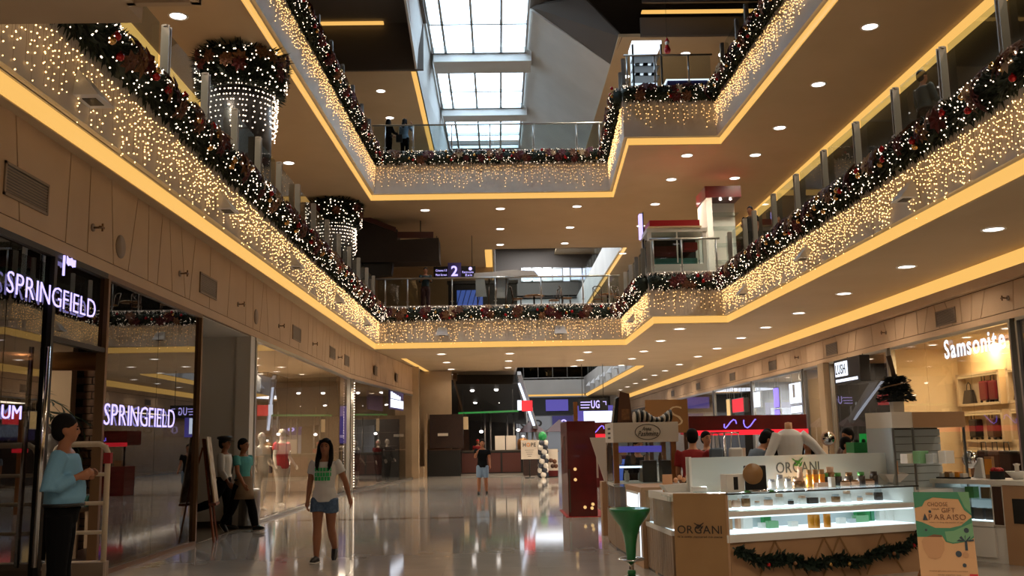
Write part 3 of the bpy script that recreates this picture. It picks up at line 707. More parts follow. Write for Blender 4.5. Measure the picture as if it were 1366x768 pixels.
# ================================================================== RAILINGS
def railing(label, A, B, zf, posts, kind):
    """glass balustrade from A to B (XY). kind 'plate': pairs of steel plates; 'pole': slim posts with a top tube"""
    A, B = Vector((*A, zf)), Vector((*B, zf)); t = (B-A).normalized(); L = (B-A).length
    o = thing('glass_railing', label, 'railing', tuple(A), math.atan2(t.y, t.x), 'glass railings')
    h = 1.15
    ps = [p for p in posts if 0 <= p <= L]
    if kind == 'plate':
        m = MB().box(-.012,.012,-.06,.06,0,h-.02).box(.08,.1,-.06,.06,0,h-.02).box(-.03,.12,-.03,.03,h-.05,h-.02).box(-.03,.12,-.09,.03,.22,.25).box(-.05,.14,-.08,.08,0,.02)
    else:
        m = MB().tube([(0,0,0),(0,0,h-.02)], .028, 8).box(-.05,.05,-.05,.05,0,.02).box(-.06,.06,-.02,.02,.22,.25)
    me = m.mesh('post', 'rail_steel' if kind == 'plate' else 'steel')
    for p in ps: link('post', me, o).location = (p, 0, 0)
    cuts = [0]+ps+[L]
    for i in range(len(cuts)-1):
        a, b = cuts[i]+(.13 if kind == 'plate' and i else .05), cuts[i+1]-.05
        if b-a > .1: MB().box(a, b, .07, .082, .12, h).build('glass_pane', 'rail_glass', o)
    if kind == 'pole': MB().tube([(0,0,h-.02),(L,0,h-.02)], .034, 8).build('handrail', 'steel', o)
    return o
def line_posts(y0, ys): return [abs(y-y0) for y in ys]
IN = .1
YS = [8.2, 10.1, 11.95, 13.81, 15.72, 17.5, 19.2, 21.0, 22.9, 24.8, 26.7, 28.6, 30.5, 32.4, 34.3, 36.0]
for lv, zf, nm in ((2, ZF2, 'second'), (3, ZF3, 'third')):
    a, b = (xl(lv,7)-IN,7), (xl(lv,YF)-IN,YF)
    railing('glass railing with steel plate posts along the left gallery of the %s floor' % nm, a, b, zf, line_posts(7, YS), 'plate')
    xn = XN-(.3 if lv == 3 else 0)
    railing('glass railing with slim posts and tube rail across the end of the %s floor void' % nm, (xl(lv,YF)-.1,YF+IN), (xn,YF+IN), zf, [.35,1.2,2.9,4.55,6.3,7.9,8.9] if lv == 2 else [.5,1.6,3.1,4.6,6.3,8.0,8.9], 'pole')
    xq = XN-(.6 if lv == 3 else 0)
    railing('short glass railing with plate posts on the notch side of the %s floor' % nm, (xn+IN,YF), (xq+IN,YN+IN), zf, [.6,2.1,3.6,5.1,6.3], 'plate')
    railing('glass railing across the notch front of the %s floor stall' % nm, (xq+IN,YN+IN), (xr(lv,YN),YN+IN), zf, [.1,1.0,2.1] , 'pole')
    railing('glass railing with steel plate posts along the right gallery of the %s floor' % nm, (xr(lv,YN)+IN,YN), (xr(lv,7)+IN,7), zf, [YN-y for y in (29.2,27.4,26.4,24.55,22.67,20.72,18.81,16.91,15.06,13.2,11.3,9.4)], 'plate')
# far atrium railings
for lv, zf, x1, ya, yb in ((2, ZF2, 7.05, 47.9, 80), (3, ZF3, 6.3, 47.1, 76)):
    railing('grey glass railing on the right side of the far atrium, %s floor' % ('second' if lv == 2 else 'third'), (x1+.2, ya), (x1+.2, yb), zf, [i*1.9 for i in range(17)], 'plate')
    railing('dark glass railing closing the end of the far atrium, %s floor' % ('second' if lv == 2 else 'third'), (.9, yb+.25), (x1, yb+.25), zf, [i*1.2 for i in range(6)], 'pole')

# ================================================================== GARLANDS
def petal_flower(r, n, m2=6):
    m = MB()
    for lay, (rr, z, nn) in enumerate(((r, 0, n), (r*.68, r*.12, n-1))):
        for i in range(nn):
            a = 2*PI*i/nn+lay*.4; c, s = math.cos(a), math.sin(a); w = rr*.3
            p = lambda u, v, zz: (c*u-s*v, s*u+c*v, zz)
            m.add([p(0,0,z), p(rr*.5,-w,z+rr*.22), p(rr,0,z+rr*.1), p(rr*.5,w,z+rr*.22), p(rr*.5,0,z+rr*.12)], [(0,1,4),(1,2,4),(2,3,4),(3,0,4)])
    m.ell((0,0,r*.15), (r*.14,r*.14,r*.12), 6, 4)
    return m
FLW = {c: petal_flower(.2, 7).mesh('flower', c) for c in ('flower_red','flower_gold','flower_cream','flower_brown')}
BAU = {c: MB().ell((0,0,0), .055, 10, 7).tube([(0,0,.05),(0,0,.068)], .016, 6).mesh('bauble', c) for c in ('bauble_gold','bauble_red')}
def aim(nrm, roll=0):
    z = Vector(nrm).normalized(); x = z.cross(Vector((.3,.2,1))).normalized(); y = z.cross(x)
    M = Matrix(((x.x,y.x,z.x),(x.y,y.y,z.y),(x.z,y.z,z.z))); return (M @ Matrix.Rotation(roll, 3, 'Z')).to_euler()
def garland(label, A, B, zc, nrm, seed, r=.27, dens=230, fl_step=1.2, lights=34, group='christmas garlands'):
    "pine garland from A to B at height zc; nrm = outward direction towards the void"
    rr = random.Random(seed); A, B = Vector((*A, zc)), Vector((*B, zc)); t = (B-A).normalized(); L = (B-A).length; nrm = Vector((*nrm, 0)).normalized()
    o = thing('garland', label, 'garland', tuple(A), 0, group)
    g = MB(); n = max(4, int(L/.25)); up = Vector((0,0,1))
    g.tube([t*(L*i/n)+up*rr.uniform(-.03,.03) for i in range(n+1)], [(r*.72*rr.uniform(.85,1.1), r*.72*rr.uniform(.85,1.1)) for i in range(n+1)], 9)
    for k in range(int(L*dens*1.5)):
        s = rr.random()*L; a = rr.uniform(-1.9, 2.2)           # mostly on the side seen from the void
        d = (nrm*math.cos(a)+up*math.sin(a)+t*rr.uniform(-.7,.7)).normalized()
        p = t*s+(nrm*math.cos(a)+up*math.sin(a))*r*rr.uniform(.55,.8); w = d.cross(Vector((rr.uniform(-1,1),rr.uniform(-1,1),rr.uniform(-1,1)))).normalized()*rr.uniform(.018,.03)
        l = rr.uniform(.08,.15); g.cur = 0 if rr.random() < .7 else 1
        g.add([p-w, p+w, p+d*l], [(0,1,2)])
    g.build('foliage', ['pine', 'pine_dark'], o, kind='stuff')
    lb = MB()
    for k in range(int(L*lights)):
        s = rr.random()*L; a = rr.uniform(-1.4, 1.6); lb.octa(t*s+(nrm*math.cos(a)+up*math.sin(a))*r*rr.uniform(.95,1.15), rr.uniform(.008,.014))
    if lights: lb.build('fairy_lights', 'bulb_white', o, kind='stuff')
    s = rr.uniform(.4, 1.0)
    while s < L-.2:
        for q in range(5):
            c = rr.choice(('flower_red','flower_red','flower_red','flower_brown','flower_brown','flower_gold') if q else ('flower_cream','flower_gold','flower_red'))
            a = rr.uniform(-.7,1.0) if q else .2; d = nrm*math.cos(a)+up*math.sin(a)
            f = link('flower', FLW[c], o); f.location = t*(s+rr.uniform(-.38,.38)*(q > 0))+d*r*.98; f.rotation_euler = aim(d+t*rr.uniform(-.4,.4), rr.random()*6); sc = rr.uniform(.75,1.15); f.scale = (sc,)*3
        for q in range(3):
            b = link('bauble', BAU[rr.choice(('bauble_gold','bauble_red'))], o); a = rr.uniform(-.8,1.0)
            b.location = t*(s+rr.uniform(.45,1.2))+(nrm*math.cos(a)+up*math.sin(a))*r*1.02
        s += fl_step*rr.uniform(.9,1.1)
    return o
def icicles(label, A, B, ztop, nrm, seed, step, zl=(.35,.85), bstep=.1, rad=(.008,.0125), bm='bulb'):
    "curtain of fairy lights hanging on wires against a fascia"
    rr = random.Random(seed); A, B = Vector((*A, 0)), Vector((*B, 0)); t = (B-A).normalized(); L = (B-A).length; nrm = Vector((*nrm, 0)).normalized(); m = MB()
    s = .02
    while s < L-.02:
        l = rr.uniform(*zl); k = 0; x = s; z = ztop; pts = [(x, z)]
        while z > ztop-l:
            z -= bstep*rr.uniform(.6,1.4); x += rr.uniform(-.02,.02); pts.append((x, z))
            p = A+t*(x+rr.uniform(-.03,.03))+nrm*rr.uniform(.02,.06)+Vector((0,0,z)); m.cur = 0; m.octa(p, rr.uniform(*rad))
        m.cur = 1
        for (xa, za), (xb, zb) in zip(pts[::2], pts[2::2]):
            a = A+t*xa+nrm*.02; b = A+t*xb+nrm*.02
            m.add([a+Vector((0,0,za))-t*.003, a+Vector((0,0,za))+t*.003, b+Vector((0,0,zb))+t*.003, b+Vector((0,0,zb))-t*.003], [(0,1,2,3)])
        s += step*rr.uniform(.6,1.4)
    tag(m.build('icicle_lights', [bm, 'wire']), label, 'string lights', 'icicle light curtains', 'stuff')
E5 = .12
for lv, zf, nm, st in ((2, ZF2, 'second', .085), (3, ZF3, 'third', .1)):
    zc = zf-.27; zt = zf-.5; xn = XN-(.3 if lv == 3 else 0); xq = XN-(.6 if lv == 3 else 0)
    segs = [((xl(lv,7),7), (xl(lv,YF),YF), (1,0), 'left side of the %s floor void' % nm, 1.0, 240),
            ((xl(lv,YF)+.1,YF), (xn-.1,YF), (0,-1), 'far end of the %s floor void' % nm, 1.0, 190),
            ((xn,YF-.1), (xq,YN+.1), (-1,0), 'notch side of the %s floor void' % nm, .8, 200),
            ((xq,YN), (xr(lv,YN),YN), (0,-1), 'notch front of the %s floor void' % nm, 1.3, 190),
            ((xr(lv,YN),YN-.1), (xr(lv,7),7), (-1,0), 'right side of the %s floor void' % nm, .7, 240)]
    for i, (a, b, nrm, wh, k, dn) in enumerate(segs):
        n = Vector((*nrm, 0)); off = lambda p, d: (p[0]+n.x*d, p[1]+n.y*d)
        garland('lit pine garland with flowers and baubles along the '+wh, off(a,E5), off(b,E5), zc, nrm, 20+i+lv*10, dens=dn, lights=46 if lv == 2 else 34)
        icicles('hanging curtain of tiny warm lights on the '+wh, a, b, zt, nrm, 50+i+lv*10, st*k, zl=(.3,.85) if i != 3 else (.3,.7), bstep=.1 if i in (0,4,2) else .13)

# wedge shaped wall lights on the fascias
def sconce(p, rz, label):
    t = thing('wall_sconce', label, 'light', p, rz, 'wedge wall lights')
    m = MB().add([(-.16,0,.34),(.16,0,.34),(.16,-.02,.34),(-.16,-.02,.34),(-.24,0,0),(.24,0,0),(.24,-.3,0),(-.24,-.3,0)], [(0,1,2,3),(3,2,6,7),(0,3,7,4),(1,5,6,2),(0,4,5,1),(4,7,6,5)])
    m.build('shade', 'sconce_paint', t, bev=.006); MB().box(-.12,.12,-.22,-.06,-.008,0).build('lens', 'black', t)
for i, y in enumerate((10.94, 16.4, 21.9, 27.5, 33)): sconce((xl(2,y)+.001, y, 5.6), PI/2, '%s wedge wall light among icicle lights on the left fascia' % ORD[i].capitalize())
for i, x in enumerate((-2.08, 2.38)): sconce((x, YF-.001, 5.6), 0, 'wedge wall light on the end fascia, %s' % ('nearer the clothes shops' if i == 0 else 'nearer the kiosks'))
for i, y in enumerate((10.9, 16.28, 21.8, 27.15)): sconce((xr(2,y)-.001, y, 5.6), -PI/2, '%s wedge wall light among icicle lights on the right fascia' % ORD[i].capitalize())
sconce((XN-.001, 33.2, 5.6), -PI/2, 'wedge wall light on the short notch fascia')
for i in range(8): sconce((7.04, 50+i*3.6, 5.75), -PI/2, '%s wedge wall light on the far atrium side' % ORD[i].capitalize())

# dark columns with garland collars
def column(p, r, z0, z1, label, gl, seed):
    t = thing('round_column', label, 'column', (*p, z0))
    MB().lathe([(r,0),(r,z1-z0)], 28).build('shaft', 'column_dark', t)
    rr = random.Random(seed); o = thing('garland', gl, 'garland', (*p, z1), 0, 'column garlands'); g = MB(); lb = MB()
    for k in range(3600):
        a = rr.random()*2*PI; z = rr.uniform(-1.05,-.08); d = Vector((math.cos(a), math.sin(a), rr.uniform(-.6,.5))).normalized()
        q = Vector((math.cos(a)*(r+.1), math.sin(a)*(r+.1), z)); q += d*rr.uniform(0,.2)*(1.2+z); w = d.cross(Vector((rr.uniform(-1,1),rr.uniform(-1,1),1))).normalized()*.03; g.cur = rr.random() < .3
        g.add([q-w, q+w, q+d*.24], [(0,1,2)])
    g.cur = 0; g.lathe([(r+.02,-1.0),(r+.2,-.75),(r+.22,-.3),(r+.05,-.05)], 24, cap=False)
    g.build('foliage', ['pine','pine_dark'], o, kind='stuff')
    for k in range(260):
        a = rr.random()*2*PI; lb.octa((math.cos(a)*(r+.34), math.sin(a)*(r+.34), rr.uniform(-1,-.1)), .02)
    for k in range(60):
        a = 2*PI*k/60
        for j in range(int(rr.uniform(3,11))): lb.octa((math.cos(a)*(r+.12)+rr.uniform(-.03,.03), math.sin(a)*(r+.12), -1.0-j*.13), .02)
    lb.build('fairy_lights', 'bulb_white', o, kind='stuff')
    for k in range(34):
        a = rr.random()*2*PI; d = Vector((math.cos(a), math.sin(a), rr.uniform(-.3,.2))); f = link('flower', FLW[rr.choice(('flower_red','flower_brown','flower_gold','flower_red'))], o)
        f.location = (math.cos(a)*(r+.34), math.sin(a)*(r+.34), rr.uniform(-.7,-.15)); f.rotation_euler = aim(d, rr.random()*6)
column((-6.1, 22.6), .74, ZF2, ZS3, 'thick dark round column rising behind the gallery railing, nearer one', 'lit garland collar at the top of the nearer dark column', 1)
column((-6.3, 37.2), .74, ZF2, ZS3, 'dark round column near the hanging canopy, farther one', 'lit garland collar at the top of the farther dark column', 2)

# dark angled canopy hanging on the second floor
t = thing('hanging_canopy', 'dark brown angular canopy hanging under the third floor ceiling', 'canopy', (0,0,0))
MB().prism([at(470,284,Y=40), at(530,306,Y=40), at(530,320,Y=40), at(585,317,Y=40), at(586,348,Y=40), at(470,350,Y=40)], (0, 1.2, 0)).build('body', 'canopy_brown', t)
MB().prism([at(470,281,Y=39.9), at(528,303,Y=39.9), at(528,309,Y=39.9), at(470,288,Y=39.9)], (0, .1, 0)).prism([at(528,309,Y=40.05), at(578,309,Y=40.05), at(578,317,Y=40.05), at(528,317,Y=40.05)], (0, .1, 0)).build('red_edge', 'canopy_red', t)
MB().prism([at(470,351,Y=40.2), at(524,350,Y=40.2), at(522,366,Y=40.2), at(470,372,Y=40.2)], (0, .5, 0)).build('lower_box', 'black', t)
for x in (-5, -3.2): MB().tube([(x, 40.6, 10.2), (x, 40.6, ZS3)], .02, 6).build('hanger', 'black', t)
# ================================================================== RIGHT SHOPS
def rshop(ya, yb, name_label, cuts, wallm, floorz=.004, depth=13.2, lamp=120, ceil='ceiling_paint', gm='shop_glass', lampc=WARM):
    struct('wall_right', MB().box(depth, depth+.15, ya, yb, 0, ZB), wallm)
    struct('wall_right', MB().box(XR+.02, depth, yb-.1, yb, 0, ZB), wallm)
    struct('ceiling', MB().box(XR+.02, depth, ya, yb-.1, ZB-.06, ZB+.04), ceil)
    w = glass_front('shop_window', name_label, (XR, yb-.1), (XR, ya), cuts, ZB, gm, 'steel')
    area('shop_lamp', ((XR+depth)/2, (ya+yb)/2, ZB-.12), lamp, (yb-ya)*.7, lampc, size_y=.8, rot=(0,0,PI/2))
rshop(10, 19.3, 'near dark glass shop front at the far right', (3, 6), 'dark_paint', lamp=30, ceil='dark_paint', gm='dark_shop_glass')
rshop(19.4, 25.6, 'clear shop window of the luggage store', (2.0, 4.2), 'shelf_cream', lamp=120, lampc=(1,.72,.38))
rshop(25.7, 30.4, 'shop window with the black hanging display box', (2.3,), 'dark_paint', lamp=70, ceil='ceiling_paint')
rshop(30.5, 33.0, 'narrow shop window beside a beige pillar', (), 'beige_wall', lamp=90)
rshop(33.1, 39.8, 'bright shop window with glowing white poster signs', (2.2, 4.5), 'mall_grey', lamp=420, lampc=(.9,.95,1))
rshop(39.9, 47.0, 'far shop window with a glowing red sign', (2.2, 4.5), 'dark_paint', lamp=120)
rshop(47.1, 82, 'most distant glass shop fronts', (6, 12, 18, 26), 'beige_wall', lamp=300)
struct('trim_11', MB().box(10.2, 10.5, 30.45, 31.0, 0, ZB), 'beige_wall')
for i, (x, y) in enumerate(((10.9,20.6),(10.9,22.4),(10.9,24.2),(12,21.5),(12,23.5),(10.9,26.6),(10.9,28.4),(12,29.4),(10.9,34.4),(10.9,36.6),(11.8,38),(11,42),(11,45))):
    downlight(x, y, ZB-.06, '%s white spot lamp inside the right hand shops' % ORD[i].capitalize(), 'right shop lamps', 22, .6)
# luggage store
sign_letters('letter_sign', 'large silver white lit letters over the luggage store window', 'Samsonite', (XR-.06, 22.35, 3.32), (0,-1,.0), 2.72, .42, 'sign_white', off=.015)
def niche(y0, y1, z0, z1, label):
    t = thing('wall_niche', label, 'shelf', (11.9, (y0+y1)/2, z0)); w = (y1-y0)/2; h = z1-z0
    MB().box(0,.2,-w,w,-.06,0).build('bottom_board', 'shelf_cream', t); MB().box(0,.2,-w,w,h,h+.06).build('top_board', 'shelf_cream', t)
    for s in (-1,1): MB().box(0,.2,s*w-.05,s*w+.05,-.06,h+.06).build('side_board', 'shelf_cream', t)
    MB().box(.0,.04,-w+.06,w-.06,h-.05,h-.01).build('strip_light', 'warm_shelf_light', t)
def tote(x, y, z, s, m, label, g):
    t = thing('handbag', label, 'bag', (x,y,z), PI/2, g)
    MB().add([(-.2*s,-.08*s,0),(.2*s,-.08*s,0),(.2*s,.08*s,0),(-.2*s,.08*s,0),(-.15*s,-.04*s,.3*s),(.15*s,-.04*s,.3*s),(.15*s,.04*s,.3*s),(-.15*s,.04*s,.3*s)], [(0,3,2,1),(0,1,5,4),(1,2,6,5),(2,3,7,6),(3,0,4,7),(4,5,6,7)]).build('body', m, t, bev=.015)
    MB().tube([(-.1*s,0,.29*s),(-.08*s,0,.42*s),(0,0,.47*s),(.08*s,0,.42*s),(.1*s,0,.29*s)], .012*s, 6).build('handle', m, t)
def suitcase(x, y, z, h, m, label, g, rz=PI/2):
    t = thing('suitcase', label, 'suitcase', (x,y,z), rz, g); w = h*.36
    MB().box(-w,w,-h*.2,h*.2,.05,h).build('shell', m, t, bev=.04)
    rb = MB()
    for k in range(-3,4): rb.box(k*w*.26-.012,k*w*.26+.012,-h*.2-.012,-h*.2+.005,.1,h-.06)
    rb.build('rib', m, t)
    for sx in (-1,1):
        for sy in (-1,1): MB().tube([(sx*w*.8-.015,sy*h*.13,.03),(sx*w*.8+.015,sy*h*.13,.03)], .03, 10).build('wheel', 'black', t)
    MB().tube([(-w*.4,h*.12,h),(-w*.4,h*.12,h*1.25),(w*.4,h*.12,h*1.25),(w*.4,h*.12,h)], .012, 6).build('handle', 'steel_dark', t)
for i, (y0, y1) in enumerate(((23.1, 25.2), (20.7, 22.7))):
    for k, (z0, z1) in enumerate(((2.35, 3.05), (1.45, 2.1), (.5, 1.2))):
        niche(y0, y1, z0, z1, '%s %s lit niche in the cream wall of the luggage store' % (('top','middle','bottom')[k], ('farther','nearer')[i]))
for z, lev, lst in ((2.352, 'top', [(24.8,'b',1.15,'leather_black','black'),(23.9,'s',.62,'leather_red','dark red'),(23.45,'s',.6,'leather_red','wine red'),(22.3,'b',1.1,'leather_brown','brown'),(21.2,'s',.62,'leather_black','black')]),
               (1.452, 'middle', [(24.6,'s',.6,'leather_black','black'),(23.7,'s',.6,'leather_brown','brown'),(22.2,'s',.6,'leather_black','black'),(21.3,'s',.6,'leather_brown','brown')]),
               (.502, 'bottom', [(24.7,'s',.62,'leather_brown','brown'),(23.8,'s',.62,'leather_black','black'),(22.2,'s',.62,'leather_red','dark red'),(21.3,'s',.62,'leather_black','black')])):
    for y, k, s_, m, cn in lst:
        lab = '%s %s in the %s lit niche, %s side of the luggage store' % (cn, 'leather handbag' if k == 'b' else 'suitcase', lev, 'nearer' if y < 22.9 else 'farther')
        (tote if k == 'b' else suitcase)(12.0, y, z, s_ if k == 'b' else s_*.85, m, lab, 'luggage store goods')
struct('wall_right', MB().box(12.1, 12.2, 19.4, 25.5, 0, ZB-.06), 'shelf_cream')
t = thing('floor_display', 'dark display stand with suitcases in the luggage store window', 'display stand', (11.0, 21.6, .006))
MB().box(-.35,.35,-.8,.8,0,.5).build('plinth', 'wood_dark', t, bev=.02)
for i, y in enumerate((21.1, 21.6, 22.1)): suitcase(11.0, y, .51, .72, ('leather_black','leather_brown','leather_black')[i], '%s suitcase standing on the dark display stand in the window' % ('Near black','Middle brown','Far black')[i], 'window suitcases')
# black hanging lit box
t = thing('hanging_sign', 'black hanging sign box with white lit lettering over the shop windows', 'sign', (XR-.21, 27.95, 3.1))
MB().box(-.15,.15,-1.05,1.05,0,.72).build('case', 'black', t, bev=.02)
MB().box(-.165,-.15,-.1,.9,.22,.64).build('lit_panel', 'sign_white', t); MB().box(-.165,-.15,-.85,.9,.06,.14).build('lit_line', 'sign_white', t)
for b in text_mb('LUSH', .8, .28, .004, .01, M=wallM((-.172,.84,.29),(0,-1,0)), each=True): b.build('letter', 'black', t)
for y in (-.6,.6): MB().tube([(.12,y,.72),(.12,y,.79)], .014, 6).build('hanger', 'steel_dark', t)
# bright shop signs
def lit_poster(y0, y1, z0, z1, m, label, x=XR-.05, bars=0):
    t = thing('lit_sign', label, 'sign', (x, (y0+y1)/2, z0)); w = (y1-y0)/2
    MB().box(0,.04,-w-.03,w+.03,-.03,z1-z0+.03).build('frame', 'steel', t); MB().box(-.012,0,-w,w,0,z1-z0).build('panel', m, t)
    for s in (-1,1): MB().tube([(.02,s*w*.7,z1-z0),(.02,s*w*.7,ZB-.06-z0)], .008, 5).build('hanger', 'steel', t)
    for k in range(bars): MB().box(-.02,-.012,-w+(k+.7)*2*w/(bars+.4),-w+(k+.95)*2*w/(bars+.4),.3*(z1-z0),z1-z0-.04).build('print_bar', 'mall_grey', t)
lit_poster(33.3, 34.6, 2.75, 3.45, 'sign_white', 'large glowing white sign in the bright shop window, upper', bars=1)
lit_poster(33.3, 34.5, 2.42, 2.66, 'sign_white', 'small glowing white sign under the large one in the bright shop')
lit_poster(36.0, 36.6, 2.7, 3.4, 'tube_violet', 'violet glowing vertical sign in the bright shop window'); lit_poster(36.0, 36.6, 2.3, 2.6, 'tube_violet', 'small violet glowing sign below the violet vertical one')
lit_poster(38.6, 39.5, 2.8, 3.4, 'sign_white', 'far glowing white sign in the bright shop window')
lit_poster(41.0, 42.9, 2.7, 3.25, 'sign_red', 'glowing red sign over the far shop window', x=XR-.12)
lit_poster(43.4, 44.0, 2.55, 3.3, 'warm_shelf_light', 'narrow warm glowing poster beside the red sign', x=XR-.12)
# shelves with goods in the bright shop
for k in range(5):
    t = thing('glass_shelf', '%s grey glass shelf of the bright shop wall' % ('lowest','second','third','fourth','top')[k], 'shelf', (13.0, 36.4, .7+k*.52))
    MB().box(-.45,.2,-3.1,3.1,0,.03).build('board', 'steel', t)
    for j in range(9):
        y = 33.6+j*.7; h = RND.uniform(.14,.34); m = RND.choice(('white_plastic','off_white','mall_grey','violet_panel','case_light') if k < 4 else ('white_plastic','mall_grey'))
        o = MB().box(12.68,12.92,y-.16,y+.16,.735+k*.52,.735+k*.52+h).build('product_box', m, bev=.012)
        tag(o, 'product box, %s from the near end of the %s glass shelf in the bright shop' % (ORD[j], ('lowest','second','third','fourth','top')[k]), 'box', 'bright shop boxes')
# dark shop with red goods
for k in range(3):
    t = thing('wall_shelf', '%s wooden shelf in the dark shop under the hanging sign' % ('lowest','middle','top')[k], 'shelf', (12.9, 28.2, .9+k*.6)); MB().box(-.4,.3,-2.1,2.1,0,.04).build('board', 'wood_mid', t)
    for j in range(8):
        y = 26.5+j*.5; m = ('red_paint','cloth_dark','leather_brown','red_paint','kraft')[(j+k) % 5]
        o = MB().lathe([(.09,0),(.11,.05),(.1,.2),(.06,.26),(.001,.27)], 10, (12.7, y, .945+k*.6)).build('gift_jar', m); tag(o, '%s shop jar, %s on the %s wooden shelf in the dark shop' % ({'red_paint':'red','cloth_dark':'black','leather_brown':'brown','kraft':'tan'}[m], ORD[j], ('lowest','middle','top')[k]), 'jar', 'dark shop jars')
t = thing('chalk_board', 'wide black chalk board high on the dark shop wall', 'board', (12.75, 28.2, 2.72)); MB().box(0,.05,-2.1,2.1,0,.95).build('slate', 'black', t); MB().box(-.02,0,-2.1,2.1,-.05,0).build('ledge', 'wood_mid', t)
for i in range(3): tag(MB().box(12.55,12.72,28.6-i*.75,28.95-i*.75,2.66,2.9).build('gift_box', 'print_orange'), '%s orange and red gift box below the chalk board' % ORD[i], 'box', 'orange gift boxes')

# ================================================================== FAR GROUND FLOOR
# escalator underside: sloping dark slab with lamps
t = thing('escalator', 'black sloping escalator underside with round lamps behind the food counter', 'escalator', (0, 0, 0))
q = [at(608,512,Y=49.6), at(690,512,Y=49.6), at(703,566,Y=53.5), at(622,560,Y=53.5)]
MB().prism(q, (0, .35, .5)).build('underside', 'black', t)
MB().prism([at(690,500,Y=49.5), at(695,500,Y=49.5), at(739,640,Y=55), at(732,640,Y=55)], (0,.3,.2)).build('side_panel', 'mall_grey', t)
MB().prism([at(691,512,Y=49.4), at(694,512,Y=49.4), at(728,606,Y=54), at(724,606,Y=54)], (0,.05,.05)).build('edge_light', 'screen_white', t)
MB().prism([at(604,505,Y=49.5), at(609,505,Y=49.5), at(624,560,Y=53.4), at(619,560,Y=53.4)], (0,.3,.3)).build('side_panel', 'bronze', t)
nn = ((q[1]-q[0]).cross(q[3]-q[0])).normalized()
def onq(px, py): 
    d = (at(px,py,Y=50)-Vector((0,0,EYE))); o = Vector((0,0,EYE)); return o+d*((q[0]-o).dot(nn)/d.dot(nn))
for px, py in ((630,520),(662,519),(634,536),(666,535),(669,553)):
    p = onq(px,py); MB().ell((p.x,p.y-.03,p.z), (.12,.06,.1), 10, 6).build('lamp', 'lamp_disc', t)
struct('wall_far', MB().box(-4, 1.0, 56.5, 56.7, 0, ZS2), 'black')
struct('wall_far', MB().box(-2.3, -1.7, 56.3, 56.5, 0, 4), 'wood_dark')
# food counter
t = thing('food_counter', 'red and black food counter under the black escalator', 'counter', (-1.9, 49.0, 0))
MB().box(0,3.4,0,.7,.08,1.15).build('body', 'black', t); MB().box(-.03,3.45,-.05,.75,1.15,1.21).build('worktop', 'steel_dark', t)
for i in range(3): MB().box(.06+i*1.0,.96+i*1.0,-.02,0,.14,1.08).build('panel', 'canopy_red', t)
MB().box(0,3.4,-.01,.7,0,.08).build('kick_board', 'steel', t)
t2 = thing('menu_board', 'white menu sheets leaning on the food counter', 'menu', (-.2, 49.3, 1.215)); 
for i in range(2): MB().box(.0+i*.55,.5+i*.55,.1,.14,0,.7).build('sheet', 'off_white', t2)
t = thing('food_warmer', 'copper lit food warmer standing on the food counter', 'food warmer', (1.2, 49.3, 1.215))
MB().lathe([(.28,0),(.3,.3),(.26,.5),(.1,.58),(.001,.6)], 16).build('body', 'copper', t); MB().ell((0,-.2,.66), (.06,.06,.05)).build('lamp', 'lamp_disc', t)
t = thing('green_light_bar', 'green glowing light bar over the food counter', 'light', (-2.0, 49.0, 3.1))
MB().bar((0,0,-.04),(3.0,0,.02), .05,.09).build('tube', 'sign_green', t); MB().box(.2,.24,0,.04,0,1.1).box(2.7,2.74,0,.04,0,1.1).build('hanger', 'black', t)
t = thing('lit_sign', 'small white and red glowing sign at the end of the green light bar', 'sign', (.95, 49.0, 3.15))
MB().box(.22,.75,-.05,.05,-.05,.48).build('red_panel', 'sign_red', t); MB().box(0,.2,-.05,.05,0,.5).build('white_panel', 'sign_white', t)
for i, x in enumerate((-.75,-.45,.45,.8,1.5,1.8)):
    tag(MB().tube([(x, 52.6, 0), (x, 52.6, 3.4)], .05, 10).build('steel_post', 'steel'), '%s thin steel post behind the food counter, from its cabinet end' % ('first','second','third','fourth','fifth','sixth')[i], 'post', 'posts behind the food counter')
for i, (x, z) in enumerate(((-.9,2.15),(1.0,2.2))):
    t = thing('pendant_lamp', 'small hanging lamp over the food counter, %s' % ('by the red-shirted worker','by the copper warmer')[i], 'lamp', (x,50.6,z))
    MB().ell((0,0,0), (.1,.1,.07)).build('bulb', 'lamp_disc', t); MB().tube([(0,0,.06),(0,0,1.4)], .012, 5).build('cord', 'black', t)
t = thing('tall_cabinet', 'tall dark brown cabinet left of the food counter', 'cabinet', (-3.5, 48.4, 0))
MB().box(.1,1.75,.1,.7,1.35,3.0).build('upper_body', 'brown_dark', t); MB().box(0,1.6,0,.75,0,1.25).build('lower_body', 'black', t); MB().box(-.02,1.62,-.02,.77,1.25,1.3).build('shelf', 'wood_dark', t)
MB().box(.5,1.0,.0,.12,1.95,2.08).build('sticker', 'off_white', t); MB().box(-.16,-.02,0,.2,0,3.05).build('frame_post', 'beige_wall', t)
t = thing('wall_lantern', 'cream box lantern on the dark cabinet corner', 'lamp', (-1.72, 48.9, 2.25)); MB().box(-.2,.2,-.2,.2,0,.62).build('shade', 'shelf_cream', t); MB().box(-.03,.03,0,.3,.62,.8).build('bracket', 'black', t)
struct('trim_12', MB().box(-3.9, -3.65, 47.6, 48.4, 0, .5), 'beige_wall')
# brown counter on the right of the food counter
t = thing('dark_counter', 'dark brown counter with a wooden top beside the hope sign', 'counter', (1.2, 47.3, 0)); MB().box(-.05,1.6,0,.8,0,1.1).build('body', 'brown_dark', t); MB().box(-.1,1.65,-.05,.85,1.1,1.15).build('worktop', 'wood_mid', t)
